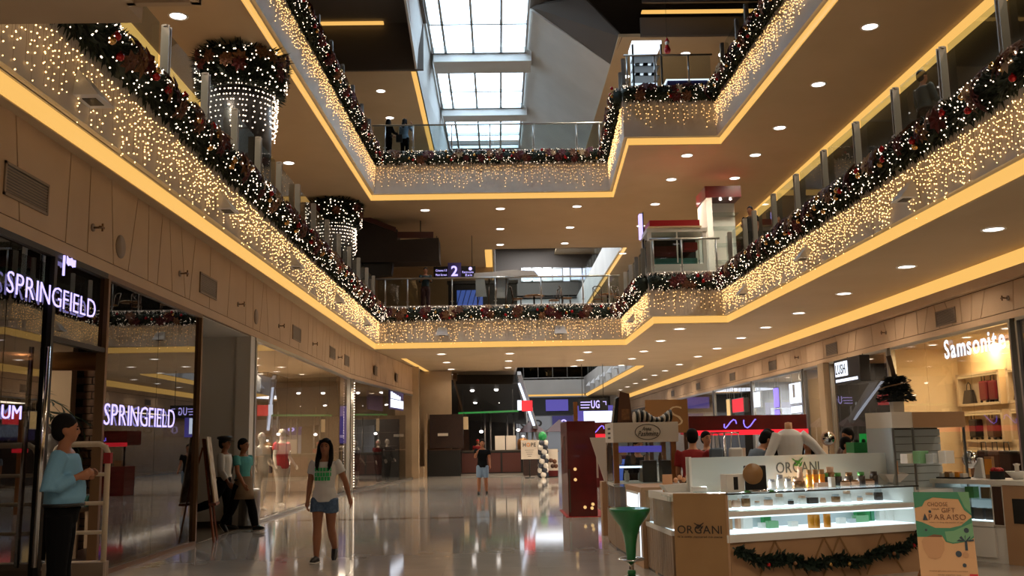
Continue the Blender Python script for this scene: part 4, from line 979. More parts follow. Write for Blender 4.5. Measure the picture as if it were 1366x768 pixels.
# HOPE sign, balloons, poster
t = thing('standing_sign', 'white standing sign board with dark lettering and an orange letter', 'sign', (1.35, 44, 0))
MB().box(-.375,.375,-.02,.02,.83,1.67).build('board', 'off_white', t); MB().tube([(0,.05,0),(0,.05,.9)], .03, 8).build('post', 'black', t); MB().lathe([(.22,0),(.22,.03),(.03,.05)], 18, (0,.05,0)).build('base', 'black', t)
for k, b in enumerate(text_mb('HOPE', .58, .17, .004, .02, M=wallM((-.29,-.026,1.38),(1,0,0)), each=True)): b.build('letter', 'print_orange' if k == 1 else 'print_dark', t)
for k in range(4): MB().box(-.2+.04*k,.2-.04*k,-.024,-.02,1.22-k*.09,1.235-k*.09).build('text_line', 'print_dark', t)
t = thing('balloon_column', 'column of white and dark balloons topped by a green balloon', 'balloon column', (1.95, 44.2, 0)); MB().tube([(0,0,0),(0,0,1.7)], .02, 6).build('pole', 'white_plastic', t)
for k in range(8):
    for j in range(4):
        a = j*PI/2+k*.4; MB().ell((math.cos(a)*.14, math.sin(a)*.14, .13+k*.2), (.13,.13,.14), 10, 7).build('balloon', 'balloon_white' if (k+j) % 2 else 'balloon_dark', t)
MB().ell((0,0,1.83), (.19,.19,.22), 12, 8).build('balloon', 'balloon_green', t)
t = thing('poster_stand', 'poster stand with round photo prints beside the balloons', 'poster', (2.4, 44.5, 0)); MB().box(-.24,.24,0,.03,.05,1.25).build('board', 'off_white', t)
for i, (x, z) in enumerate(((-.08,.75),(.09,.7),(.0,.5),(.14,.5))): MB().tube([(x,-.012,z),(x,0,z)], .1, 14).build('photo_print', ('leather_brown','flower_brown')[i % 2], t)
MB().box(-.24,.24,-.01,.0,.05,.3).build('footer', 'dark_red', t); MB().box(-.24,.24,-.05,.2,0,.05).build('foot', 'black', t)
# overhead signs and screens
t = thing('overhead_sign', 'hanging black overhead direction sign with violet lettering', 'sign', (4.5, 46.5, 3.0))
MB().box(-.68,.7,0,.12,0,.58).build('board', 'black', t)
for b in text_mb('UG', .4, .36, .006, .02, M=wallM((-.1,-.01,.12),(1,0,0)), each=True): b.build('letter', 'sign_violet', t)
for k in range(3): MB().box(-.6,-.2+.04*k,-.012,0,.12+k*.13,.16+k*.13).build('text_line', 'sign_violet', t)
MB().box(.46,.62,-.012,0,.4,.43).box(.59,.62,-.012,0,.25,.43).build('arrow', 'sign_violet', t)
for x in (-.5,.5): MB().tube([(x,.06,.58),(x,.06,2.2)], .015, 6).build('hanger', 'steel_dark', t)
t = thing('led_screen', 'large white and violet LED screen under the overhead sign', 'screen', (5.3, 52.5, 2.3)); MB().box(-1.05,1.1,0,.2,-.15,1.15).build('case', 'screen_violet', t); MB().box(-.75,.85,-.02,0,.02,.85).build('panel', 'screen_white', t); MB().box(-.1,.1,.05,.15,-2.3,-.1).build('post', 'black', t)
def far_band(x0, x1, z0, z1, y, m, label, txt=None, tm='sign_violet'):
    t = thing('shop_fascia', label, 'sign', ((x0+x1)/2, y, z0)); w = (x1-x0)/2; MB().box(-w,w,0,.15,0,z1-z0).build('board', m, t)
    if txt:
        for b in text_mb(txt, w*1.1, (z1-z0)*.5, .006, .01, M=wallM((-w*.55,-.012,(z1-z0)*.25),(1,0,0)), each=True): b.build('letter', tm, t)
struct('wall_far', MB().box(1.0, 10.3, 79, 79.2, 0, ZS2), 'mall_grey')
far_band(.6, 9, 3.7, 5.1, 78.84, 'black', 'long black shop band beneath the far atrium cove light')
far_band(1.0, 4.2, 2.5, 3.6, 78.84, 'mall_grey', 'pale grey shop band with two small letters far away', 'oo', 'print_dark')
far_band(4.3, 7.2, 2.45, 3.6, 78.84, 'violet_panel', 'violet shop band with glowing figures far away', '0 8')
far_band(3.8, 5.6, 4.0, 4.9, 78.68, 'screen_violet', 'violet lit panel high on the far shop band')
area('far_daylight_fill', (3.6, 62, 16.5), 3200, 5, (.92,.96,1), size_y=24)  # added lamp brightening the far atrium, in place of a skylight not built
area('far_lamp', (4, 70, 5.0), 200, 6, (.85,.9,1))
t = thing('red_tent', 'dark red tent canopies behind the hope sign', 'tent', (2.2, 52, 0))
for i in range(2): MB().add([(-1.2+i*1.5,0,2.1),(.3+i*1.5,0,2.1),(.3+i*1.5,1.5,2.1),(-1.2+i*1.5,1.5,2.1),(-.45+i*1.5,.75,2.75)], [(0,1,4),(1,2,4),(2,3,4),(3,0,4),(3,2,1,0)]).build('canopy', 'canopy_red', t)
for x in (-1.1,.35,1.7): MB().tube([(x,.1,0),(x,.1,2.1)], .03, 6).build('leg', 'steel', t)
# red-topped stalls along the middle of the hall
def red_stall(x, y, w, label, rz=0):
    t = thing('market_stall', label, 'stall', (x, y, 0), rz)
    MB().box(-w/2,w/2,0,1.0,0,1.0).build('counter', 'dark_red', t); MB().box(-w/2-.1,w/2+.1,-.15,1.2,1.72,2.22).build('canopy', 'dark_red', t); MB().box(-w/2-.12,w/2+.12,-.18,-.15,1.68,1.82).build('light_strip', 'sign_red', t)
    for sx in (-1,1): MB().tube([(sx*(w/2-.1),.2,1.0),(sx*(w/2-.1),.2,1.72)], .04, 8).build('post', 'black', t)
    sw = MB()
    for k in range(2): sw.tube([(-.5+k*.55+.35*math.cos(a*.5)*.5, -.17, 1.99+.12*math.sin(a*.9+k)) for a in range(8)], .016, 5)
    sw.build('neon_scroll', 'tube_violet', t)
    for k in range(5): MB().box(-w/2+.2+k*(w-.4)/5, -w/2+.2+k*(w-.4)/5+.25, .2,.5,1.0,1.2+.06*(k % 3)).build('goods', ('kraft','cloth_dark','off_white')[k % 3], t)
red_stall(4.0, 34.5, 2.6, 'dark red stall with glowing edge behind the pashmina kiosk')
red_stall(6.95, 27.5, 3.1, 'dark red stall with violet neon scroll behind the red-shirted person')
# brown sign wall with a letter S
t = thing('shop_board', 'brown shop board with a thin cream letter beside a red stall', 'sign', (5.0, 26.8, 1.75)); MB().box(-.98,.18,0,.12,.02,.92).build('board', 'sign_brown', t)
MB().box(-.9,-.8,.02,.1,-1.75,.02).box(.05,.15,.02,.1,-1.75,.02).build('leg', 'wood_dark', t)
for b in text_mb('S', .36, .54, .01, -.02, M=wallM((-.33,-.012,.2),(1,0,0)), each=True): b.build('letter', 'shelf_cream', t)
# wooden post and tilted boards near the red tower
t = thing('wooden_post', 'thin wooden post with a red base light behind the dark red tower', 'post', (2.0, 25.5, 0)); MB().box(-.05,.05,-.05,.05,0,2.6).build('shaft', 'wood_mid', t); MB().box(-.14,.14,-.14,.14,1.55,1.65).build('red_ring', 'sign_red', t)

# ================================================================== SECOND FLOOR BRIDGE
t = thing('floor_sign', 'hanging black direction sign with a violet figure two', 'sign', (-1.9, 43.6, 9.0))
MB().box(-.95,-.3,0,.12,0,.52).box(.3,.95,0,.12,0,.52).build('board', 'black', t); MB().box(-.3,.3,-.03,.14,0,.68).build('centre_board', 'violet_panel', t)
for b in text_mb('2', .3, .46, .006, .02, M=wallM((-.15,-.04,.08),(1,0,0)), each=True): b.build('numeral', 'sign_violet', t)
for (s, x, z, wd) in (('Cinema 1-3', -.85, .29, .5), ('Main Street', -.85, .09, .5), ('Restrooms', .36, .2, .5), ('Exit', .5, .06, .3)):
    for b in text_mb(s, wd, .1, .004, 0, M=wallM((x,-.01,z),(1,0,0)), each=True): b.build('letter', 'sign_violet', t)
MB().tube([(.72,-.012,.4),(.72,0,.4)], .08, 12).build('disc', 'sign_violet', t)
for x in (-.8,.8): MB().tube([(x,.06,.52),(x,.06,1.95)], .014, 6).build('hanger', 'black', t)
def cafe_chair(x, y, rz, label):
    t = thing('cafe_chair', label, 'chair', (x, y, ZF2), rz, 'cafe chairs')
    MB().lathe([(.001,.46),(.2,.46),(.215,.48),(.2,.5),(.001,.5)], 14).build('seat', 'wood_mid', t)
    for sx in (-1,1):
        MB().tube([(sx*.17,-.16,0),(sx*.15,-.14,.46)], .018, 6).build('leg', 'wood_dark', t); MB().tube([(sx*.18,.2,0),(sx*.16,.16,.46),(sx*.18,.24,.95)], .018, 6).build('leg', 'wood_dark', t)
    MB().tube([(-.18,.24,.92),(-.1,.29,.98),(.1,.29,.98),(.18,.24,.92)], .02, 6).build('backrest', 'wood_dark', t); MB().tube([(-.17,.18,.52),(.17,.25,.92)], .013, 5).tube([(.17,.18,.52),(-.17,.25,.92)], .013, 5).build('cross_bar', 'wood_dark', t)
for i, (px, rz) in enumerate(((690,1.6),(740,-1.2),(756,1.4),(800,2.9),(826,.6))):
    p = at(px, 404, Y=38.2); cafe_chair(p.x, 38.2+.5*(i % 2), rz, '%s dark bentwood chair behind the bridge railing, counted from the parasol' % ('first','second','third','fourth','fifth')[i])
for i, px in enumerate((713, 812)):
    p = at(px, 404, Y=38.9); t = thing('cafe_table', 'dark round cafe table behind the bridge railing, %s' % ('by the dark shop','by the end cove light')[i], 'table', (p.x, 39.2, ZF2)); MB().lathe([(.4,0),(.42,.02),(.4,.04),(.001,.04)], 20, (0,0,.72)).build('tabletop', 'wood_mid', t); MB().tube([(0,0,0),(0,0,.72)], .035, 8).build('stem', 'black', t); MB().lathe([(.25,0),(.24,.03),(.04,.05)], 16).build('base', 'black', t)
t = thing('folded_parasol', 'pair of pale grey fabric screens on the bridge', 'screen', (-.2, 39.2, ZF2))
MB().prism([(-.65,0,.75),(-.2,0,.75),(-.3,0,1.55),(-.65,0,1.6)], (0,.04,0)).prism([(.1,.1,.7),(.6,.1,.7),(.7,.1,1.5),(.2,.1,1.55)], (0,.04,0)).build('panel', 'mall_grey', t); MB().prism([(-.75,-.02,1.55),(1.9,-.02,1.6),(1.75,-.02,1.78),(.9,-.02,1.84),(-.7,-.02,1.72)], (0,.3,0)).build('top_cover', 'mall_grey', t)
lg = MB()
for x in (-.6,-.15,.15,.55): lg.tube([(x,.1,0),(x+.05,.1,1.55)], .025, 6)
lg.build('frame', 'wood_dark', t)
t = thing('dark_shop_box', 'black glazed shop box behind the railing with reflected grilles', 'kiosk', (-.95, 44.8, ZF2)); MB().box(-1.3,1.9,0,.2,0,2.2).build('wall', 'black', t); MB().box(-.9,.3,-.03,0,1.2,1.9).build('reflection_panel', 'screen_blue', t); MB().box(-1.35,1.95,-.05,.25,2.2,2.35).build('header', 'dark_paint', t)  # reflected grilles put in as a glowing blue panel with bars
for k in range(5): MB().bar((-.9+k*.24,-.05,1.2),(-.7+k*.24,-.05,1.9), .03,.03).build('reflection_bar', 'black', t)
# window band and dark sloped soffit at the far end of the upper hall
for n, (x0, x1) in enumerate(((2.0, 5.2), (5.8, 7.7))):
    wf = MB().box(x0,x1,75.4,75.5,14.0,14.1).box(x0,x1,75.4,75.5,15.0,15.1)
    k = 4 if n == 0 else 2
    for i in range(k+1): xx = x0+(x1-x0)*i/k; wf.box(xx-.05,xx+.05,75.4,75.5,14.0,15.1)
    wo = struct('window_2', wf, 'steel')
    for i in range(k): MB().box(x0+(x1-x0)*i/k+.05, x0+(x1-x0)*(i+1)/k-.05, 75.43, 75.45, 14.1, 15.0).build('pane', 'sky_glass', wo)
struct('wall_far', MB().box(-12, 12.6, 75.5, 75.7, ZF3+.1, 14.0).box(-12, 12.6, 75.5, 75.7, 15.1, 18.5).box(-12, 2.0, 75.5, 75.7, 14.0, 15.1).box(7.7, 12.6, 75.5, 75.7, 14.0, 15.1), 'dark_ceiling')
tag(MB().box(2.0, 7.7, 75.9, 76, 13.9, 15.2).build('sky_stand_in_panel', 'screen_white'), 'glowing panel standing in for daylight behind the far window band', 'stand-in light')  # added glowing sheet in place of open sky behind the panes
# white food stall on the notch of the second floor
t = thing('gallery_stall', 'white glazed stall with a red top at the corner of the second floor void', 'stall', (5.95, 31.3, ZF2))
MB().box(-.95,.95,0,1.4,0,.55).build('base', 'white_plastic', t); 
for sx in (-1,1):
    MB().box(sx*.9-.06,sx*.9+.06,0,.12,.55,1.75).build('corner_post', 'white_plastic', t); MB().box(sx*.9-.06,sx*.9+.06,1.28,1.4,.55,1.75).build('corner_post', 'white_plastic', t)
MB().box(-1.0,1.0,-.05,1.45,1.62,1.75).build('top_frame', 'white_plastic', t); MB().box(-.84,.84,.02,.035,.6,1.62).build('glass_pane', 'case_glass', t); MB().box(-.02,.02,.0,.05,.6,1.62).build('mullion', 'white_plastic', t)
MB().box(-.85,.85,1.2,1.25,.55,1.6).build('back_panel', 'black', t); MB().box(-.8,.1,.5,.9,.9,1.25).build('goods_box', 'leather_red', t); MB().box(.3,.75,.4,.8,1.1,1.35).build('goods_box', 'red_paint', t); MB().box(-.7,.7,.3,.9,.55,.8).build('goods_tray', 'cloth_teal', t)
MB().box(-.9,.75,-.1,1.3,1.8,2.0).build('red_roof', 'red_paint', t); MB().box(-.95,.8,-.12,1.32,1.75,1.8).build('roof_edge', 'shelf_cream', t); MB().box(-.75,-.1,.2,.8,2.0,2.06).build('roof_hatch', 'white_plastic', t)
t = thing('display_tower', 'white display tower with a dark red header behind the gallery stall', 'display stand', (8.1, 33.3, ZF2), 0); MB().box(-.75,-.55,-.3,1.2,0,3.2).build('side_panel', 'white_plastic', t); MB().box(-.55,.45,.6,.7,0,3.2).build('back_panel', 'white_plastic', t); MB().box(-.78,.48,-.33,1.2,3.2,3.6).build('header', 'dark_red', t)
for z in (.4,1.0,1.6,2.2,2.7): MB().box(-.55,.45,0,.6,z,z+.03).build('shelf', 'case_glass', t)
for x in (-.2,.15): MB().ell((x,-.1,3.17), (.05,.05,.03)).build('spot', 'lamp_disc', t)
# violet blade sign
t = thing('blade_sign', 'violet glowing vertical blade sign by the notch corner', 'sign', (4.95, 32.5, 8.35)); MB().box(-.05,.05,-.15,.15,0,.85).build('panel', 'sign_violet', t); MB().box(.05,.09,-.17,.17,-.05,.9).build('case', 'black', t); MB().tube([(.07,0,-.05),(.07,0,-1.65)], .03, 6).build('post', 'black', t)
# third floor kiosk behind the notch
t = thing('glass_kiosk', 'small lit glass kiosk behind the third floor notch railing', 'kiosk', (5.2, 31.2, ZF3)); MB().box(-.5,.5,0,.9,0,.5).build('base', 'white_plastic', t); MB().box(-.45,.45,.86,.9,.5,2.0).build('back_panel', 'screen_white', t)
for sx in (-.48,.48): MB().box(sx-.03,sx+.03,0,.06,.5,2.0).build('post', 'steel', t)
MB().box(-.5,.5,-.02,.9,2.0,2.12).build('header', 'case_light', t)
for z in (.95,1.3,1.65): MB().box(-.45,.45,.2,.86,z,z+.02).build('shelf', 'steel_dark', t)
for k in range(6): MB().box(-.35+(k % 3)*.28,-.2+(k % 3)*.28,.4,.6,.97+.35*(k//3),1.15+.35*(k//3)).build('goods', ('cloth_dark','mall_grey')[k % 2], t)
t = thing('display_counter', 'violet lit low counter beside the third floor glass kiosk', 'counter', (6.6, 31.2, ZF3)); MB().box(-.75,.6,0,.7,0,.7).build('body', 'violet_panel', t); MB().box(-.8,.65,-.03,.73,.7,.74).build('worktop', 'case_light', t)
t = thing('hanging_figure', 'small red and white hanging ornament above the violet lit counter', 'ornament', (5.95, 31.5, 14.6)); MB().lathe([(.08,0),(.12,.1),(.05,.28),(.001,.3)], 12).build('body', 'red_paint', t); MB().ell((0,0,.36), .08).build('head', 'off_white', t); MB().lathe([(.09,.4),(.001,.58)], 10).build('cap', 'red_paint', t); MB().tube([(0,0,.58),(0,0,3.49)], .006, 4).build('string', 'black', t)
# ================================================================== KIOSK WITH THE COSMETICS CASE
KF = Fr((2.48, 10.88, 0), math.atan2(1.0, 2.53)); KL = 2.72
def kthing(name, label, cat, group=None, x=0, y=0, z=0): return thing(name, label, cat, tuple(KF.w(x, y, z)), KF.rz, group)
t = kthing('display_case', 'long white cosmetics display case with a lit interior and beige base', 'display case')
MB().box(0,KL,.02,.62,0,.47).build('base', 'kiosk_beige', t)
MB().box(-.01,KL+.01,-.01,.62,.47,.555).build('lower_band', 'counter_white', t, bev=.004)
MB().box(.0,KL,-.005,.6,.745,.80).build('tray', 'counter_white', t, bev=.004)
for x in (0, KL-.03): MB().box(x,x+.03,.02,.62,.555,.99).build('end_panel', 'counter_white', t)
MB().box(.03,KL-.03,.59,.62,.555,.745).build('back_panel', 'slat_grey', t); MB().box(.03,KL-.03,.59,.62,.80,.985).build('back_panel', 'counter_white', t)
MB().box(.03,KL-.03,.0,.008,.557,.745).build('front_glass', 'case_glass', t); MB().box(.03,KL-.03,.0,.008,.80,.985).build('front_glass', 'case_glass', t)
MB().box(-.01,KL+.01,-.02,.64,.985,1.0).build('glass_top', 'case_glass', t); MB().box(-.012,KL+.012,-.026,-.018,.984,1.002).build('top_edge', 'steel_dark', t)
MB().box(.05,KL-.05,.54,.585,.725,.742).build('light_strip', 'case_light', t); MB().box(.05,KL-.05,.03,.05,.725,.742).build('light_strip', 'case_light', t); MB().box(.05,KL-.05,.54,.585,.965,.982).build('light_strip', 'case_light', t)
MB().box(.04,KL-.04,.03,.58,.556,.562).build('lit_floor', 'case_light', t); MB().box(.04,KL-.04,.2,.58,.801,.806).build('lit_floor', 'case_light', t)
# base ribbons in pairs
for x in (.62, 1.3, 1.52, 2.15):
    for dx in (-.16, .16):
        a, b = (x, .005, .46), (x+dx*1.7, .005, .02); MB().bar(a, b, .018, .006, up=(0,1,0)).build('ribbon', 'ribbon', t)
# swag garland on the base
o = kthing('garland', 'dark green leaf swag hanging across the front of the cosmetics case', 'garland', y=-.02)
rr = random.Random(5); g = MB(); pts = []
for i in range(60):
    s = i/59; x = .08+s*2.6; z = .16+.30*abs(s-.5)*abs(s-.5)*4*.9*(1 if s > .5 else .85) - .05*math.sin(s*PI*4)**2+.06*math.sin(s*PI)
    pts.append((x, 0, z))
for (x, y, z) in pts:
    for k in range(26):
        d = Vector((rr.uniform(-1,1), -abs(rr.uniform(.1,1)), rr.uniform(-1,1))).normalized(); w = d.cross(Vector((rr.uniform(-1,1),rr.uniform(-1,1),rr.uniform(-1,1)))).normalized()*.019; q = Vector((x+rr.uniform(-.03,.03), y-.02, z+rr.uniform(-.03,.03))); l = rr.uniform(.06,.115)
        g.add([q, q+d*l*.5-w, q+d*l, q+d*l*.5+w], [(0,1,2,3)])
g.tube(pts, .018, 6); g.build('foliage', 'leaf_dark', o, kind='stuff')
for i, (s, m) in enumerate(((8,'bauble_red'),(16,'flower_gold'),(27,'bauble_gold'),(33,'bauble_gold'),(48,'flower_gold'),(55,'bauble_red'))):
    b = MB().ell((pts[s][0], -.09, pts[s][2]-.03), .022, 8, 6).build('bauble', m, o)
# backboard with logo
b0 = KF.hit(918, 613, y=.78); b1 = KF.hit(1195, 601, y=.78); b2 = KF.hit(1193, 640, y=.78)
t = kthing('back_board', 'pale grey back board with dark logo lettering behind the cosmetics case', 'sign board')
MB().box(b0.x, b1.x, .78, .82, 0, (b0.z+b1.z)/2).build('board', 'back_board', t); MB().box(b0.x, b0.x+.03, .76, .84, 0, (b0.z+b1.z)/2+.01).build('edge_post', 'counter_white', t)
def organi(t, p0, wd, ht, m, mleaf, sub, y, rzM):
    for b in text_mb('ORGANI', wd, ht, .003, 0, M=rzM @ Matrix.Translation(Vector(p0)), each=True): b.build('letter', m, t)
    for b in text_mb("It's only natural to care", wd*1.0, ht*.26, .002, 0, M=rzM @ Matrix.Translation(Vector((p0[0], p0[1]-ht*.52, p0[2]))), each=True, skew=.2): b.build('letter', m, t)
    lf = [(-.5,.9,.5),(-.1,.6,.9),(.45,.95,.5),(.1,.55,1.0),(.3,.25,.8),(-.25,.2,.7)]
    for k, (dx, dz, s) in enumerate(lf):
        c = Vector((p0[0]+wd*.5+dx*ht, p0[1]+ht*(.55+dz*.75), p0[2]+.004)); a = (.5 if dx > 0 else 2.6)+k*.1; L = ht*.5*s
        d = Vector((math.cos(a), math.sin(a), 0)); n = Vector((-d.y, d.x, 0))
        MB().prism([rzM @ (c-d*L), rzM @ (c+n*L*.3), rzM @ (c+d*L), rzM @ (c-n*L*.3)], rzM.to_3x3() @ Vector((0,0,.003))).build('leaf', mleaf, t)
UP = wallM((0,0,0), (1,0,0))      # local x -> x, local y -> z, normal -> -y
l0 = KF.hit(1036, 631, y=.775); l1 = KF.hit(1092, 613, y=.775)
organi(t, (l0.x, l0.z, -.775), l1.x-l0.x, .13, 'logo_grey', 'leaf_green', True, .775, UP)
area('case_lamp', tuple(KF.w(1.2, .62, 1.05)), 22, 2.2, (.9,.97,1), rot=(-1.9,0,KF.rz), size_y=.05)
# goods
def spot(fr, px, py, z):
    p = fr.hit(px, py, z=z)
    if fr is KF and not .08 < p.y < .55: q = .5 if p.y >= .55 else .1; p = Vector((fr.hit(px, py, y=q).x, q, z))
    return p
def jar(px, py, z, r, h, m, label, lid=None, grp='cosmetics on the case', fr=KF, cat='jar'):
    p = spot(fr, px, py, z); w = fr.w(p.x, p.y, z+.001); lab = label
    t = thing('cosmetic_jar', lab, cat, tuple(w), fr.rz, grp); r *= 1.2; h *= 1.2; hb = h*(.72 if lid else 1)
    MB().lathe([(r*.92,0),(r,.004),(r,hb-.004),(r*.9,hb),(.001,hb)], 14).build('body', m, t)
    if lid: MB().lathe([(r*.8,hb),(r*.82,hb+.003),(r*.82,h),(.001,h)], 14).build('lid', lid, t)
def carton(px, py, z, w, d, h, m, label, fr=KF, rz=0, grp='cosmetics on the case', stripe=None):
    p = spot(fr, px, py, z); t = thing('carton', label, 'box', tuple(fr.w(p.x, p.y, z+.001)), fr.rz+rz, grp)
    MB().box(-w/2,w/2,-d/2,d/2,0,h).build('body', m, t, bev=.003)
    if stripe: MB().box(-w*.12,w*.12,-d/2-.002,-d/2,h*.15,h*.85).build('stripe', stripe, t)
Z = 1.002
carton(978, 657, Z, .24, .12, .2, 'counter_white', 'white upright pen box with a black slot on the case top', stripe='black')
t = thing('round_compact', 'round brown mirror compact standing open beside the white pen box', 'mirror', tuple(KF.w(*KF.hit(1007,656,z=Z).xy, Z)), KF.rz-.2)
MB().tube([(-.02,-.03,.2),(-.02,.0,.2)], .115, 20).build('lid', 'tan_lid', t); MB().box(-.1,.16,.02,.06,.02,.29).build('case', 'black', t, bev=.01); MB().lathe([(.1,0),(.12,.012),(.11,.03),(.001,.03)], 18, (.02,-.06,0)).build('base', 'chrome', t); MB().box(-.12,.2,-.06,.08,0,.02).build('tray', 'leaf_green', t)
for i, px in enumerate((1030, 1041, 1052)): jar(px, 648, Z, .035, .09 if i != 1 else .13, 'counter_white', '%s small white jar right of the round compact' % ('first','second taller','third')[i], 'mall_grey')
jar(1066, 650, Z, .06, .09, 'jar_bronze', 'bronze jar with a pale rim in front of the pink bottle', 'jar_pink'); jar(1068, 646, Z, .03, .2, 'jar_pink', 'tall pink bottle beside the orange bottles', 'jar_pink', cat='bottle')
for i, px in enumerate((1080, 1088.5, 1097)): jar(px, 645, Z, .032, .17, 'orange_bottle', '%s orange bottle on top of the case' % ('left of three, the first','middle','last')[i], 'tan_lid', cat='bottle', grp='orange bottles')
carton(1098, 649, Z, .22, .07, .05, 'jar_pink', 'flat pink carton in front of the orange bottles'); carton(1110, 650, Z, .06, .06, .12, 'counter_white', 'small white carton right of the orange bottles')
jar(1108, 641, Z, .045, .19, 'jar_bronze', 'tall brown tube standing upside down near the back board', 'jar_pink', cat='tube')
for i, (px, py, m) in enumerate(((1101,642,'leaf_green'),(1118,641,'leaf_green'),(1133,640,'jar_bronze'),(1149,639,'leaf_green'),(1166,637,'jar_dark'))): jar(px, py+4, Z, .042, .13, 'jar_dark', '%s dark square jar in the back row of the case top' % ORD[i].replace('nearest','first'), m)
for i, px in enumerate((1128, 1140, 1152, 1160)): jar(px, 648-i, Z, .05, .055, 'jar_pink', '%s flat pink jar in the front row of the case top' % ORD[i].replace('nearest','first'), 'jar_bronze')
t = thing('white_dish', 'white folded paper dish at the right end of the case top', 'dish', tuple(KF.w(*KF.hit(1190,643,z=Z).xy, Z)), KF.rz); MB().add([(-.08,-.06,0),(.08,-.06,0),(.08,.06,0),(-.08,.06,0),(-.2,-.1,.11),(.2,-.1,.1),(.2,.12,.13),(-.2,.12,.12)], [(0,3,2,1),(0,1,5,4),(1,2,6,5),(2,3,7,6),(3,0,4,7)]).build('bowl', 'counter_white', t)
MB().box(.02,.12,.0,.1,.05,.27).build('peach_card', 'peach', t)
Z = .563
for i, px in enumerate((1083, 1089.5, 1104)): jar(px, 704, Z, .035, .175, 'orange_bottle', '%s orange bottle inside the lit case' % ('first','second','separate third')[i], 'counter_white', cat='bottle', grp='orange bottles inside the case')
for i, (px, py, w, h, m) in enumerate(((985,702,.05,.17,'jar_pink'),(996,705,.13,.12,'counter_white'),(1022,701,.1,.17,'green_box'),(1030,704,.14,.08,'poster_green_light'),(1018,704,.1,.06,'counter_white'),(1058,702,.1,.06,'counter_white'),(1122,698,.1,.07,'counter_white'),(1136,697,.08,.05,'slat_grey'),(1150,690,.2,.16,'green_box'),(1148,696,.2,.08,'poster_green_light'),(1175,694,.09,.16,'counter_white'),(1187,694,.09,.14,'counter_white'),(1202,690,.07,.2,'slat_grey'),(1162,690,.05,.18,'poster_green'))):
    carton(px, py, Z, w, .07, h, m, '%s cosmetics carton, number along the lower lit shelf from the tan board' % {'jar_pink':'tall pink','counter_white':'white','green_box':'dark green','poster_green_light':'pale green','slat_grey':'grey','poster_green':'slim green'}[m] if False else ('tall pink tube at the left end of the lower lit shelf','white carton beside the pink tube on the lower shelf','dark green carton standing behind a pale green one, left half of case','pale green flat carton in the left half of the case','small white jar box beside the left green cartons','low white box near the middle of the lower shelf','low white box right of the orange bottles in the case','small grey box right of the low white box','large dark green carton in the right half of the case','pale green carton before the large dark green one','first tall white carton at the right end of the lower shelf','second tall white carton at the right end of the lower shelf','tall grey tube at the right end of the lower shelf','slim green carton beside the large green one in the case')[i], grp='cosmetics in the lower shelf')
Z = .807
for i, px in enumerate((968, 982, 995, 1010, 1025, 1040, 1055, 1070, 1082, 1098, 1115, 1130, 1147, 1160, 1172, 1184, 1196, 1207)):
    m = ('counter_white','jar_pink','jar_bronze','counter_white','jar_pink','case_light','jar_dark','counter_white')[i % 8]
    if i == 8: carton(px, 667, Z, .14, .1, .07, 'jar_dark', 'dark carton in the middle of the upper lit shelf', grp='cosmetics on the upper shelf')
    else: jar(px, 674-(px-968)*.045, Z, .045 if i % 3 else .03, .05+.03*(i % 3), {'case_light':'counter_white'}.get(m, m), '%s low jar from the tan board along the upper lit shelf' % ('first',*ORD[1:])[i], 'jar_pink' if i % 2 else 'slat_grey', grp='cosmetics on the upper shelf')
# tan board with the logo at the corner
BF = Fr((1.93, 11.08, 0), math.atan2(-.2, .55))
t = thing('sign_board', 'tall tan board with dark logo lettering at the corner of the cosmetics kiosk', 'sign board', tuple(BF.o), BF.rz)
MB().box(0,.575,0,.05,0,1.0).build('board', 'board_tan', t, bev=.004); MB().box(.575,.6,-.005,.06,0,1.005).build('edge', 'kiosk_beige', t)
a = BF.hit(904, 711, y=-.004); b = BF.hit(963, 711, y=-.004)
organi(t, (a.x, a.z, .004), b.x-a.x, .085, 'logo_brown', 'logo_brown', True, 0, UP)
# small things on the corner behind the tan board
t = thing('counter_corner', 'white corner counter top behind the tan logo board', 'counter', (2.2, 11.5, 0), .1); MB().box(-.3,.5,-.2,.75,.9,.985).build('worktop', 'counter_white', t); MB().box(-.26,.46,-.1,.7,0,.9).build('body', 'kiosk_beige', t)
t = thing('acrylic_stand', 'white acrylic display wing with pale flowers behind the tan board', 'display stand', (2.05, 11.75, .987), .2); MB().box(-.12,.0,0,.02,0,.2).build('card', 'peach', t); MB().prism([(-.1,-.1,0),(.28,-.1,.0),(.36,-.1,.1),(-.16,-.1,.08)], (0,.14,0)).build('tray', 'counter_white', t)
for k in range(4): MB().ell((.05+.05*k, .02, .13+.03*(k % 2)), .03, 8, 6).build('flower_head', 'peach', t)
jar(948, 652, 1.002, .055, .14, 'jar_dark', 'dark candle jar with a tan lid behind the tan board', 'tan_lid', fr=Fr((2.2,11.6,0), 0), grp='corner goods')
carton(933, 655, 1.0, .16, .1, .05, 'counter_white', 'white low carton behind the tan board', fr=Fr((2.2,11.5,0), 0), grp='corner goods')
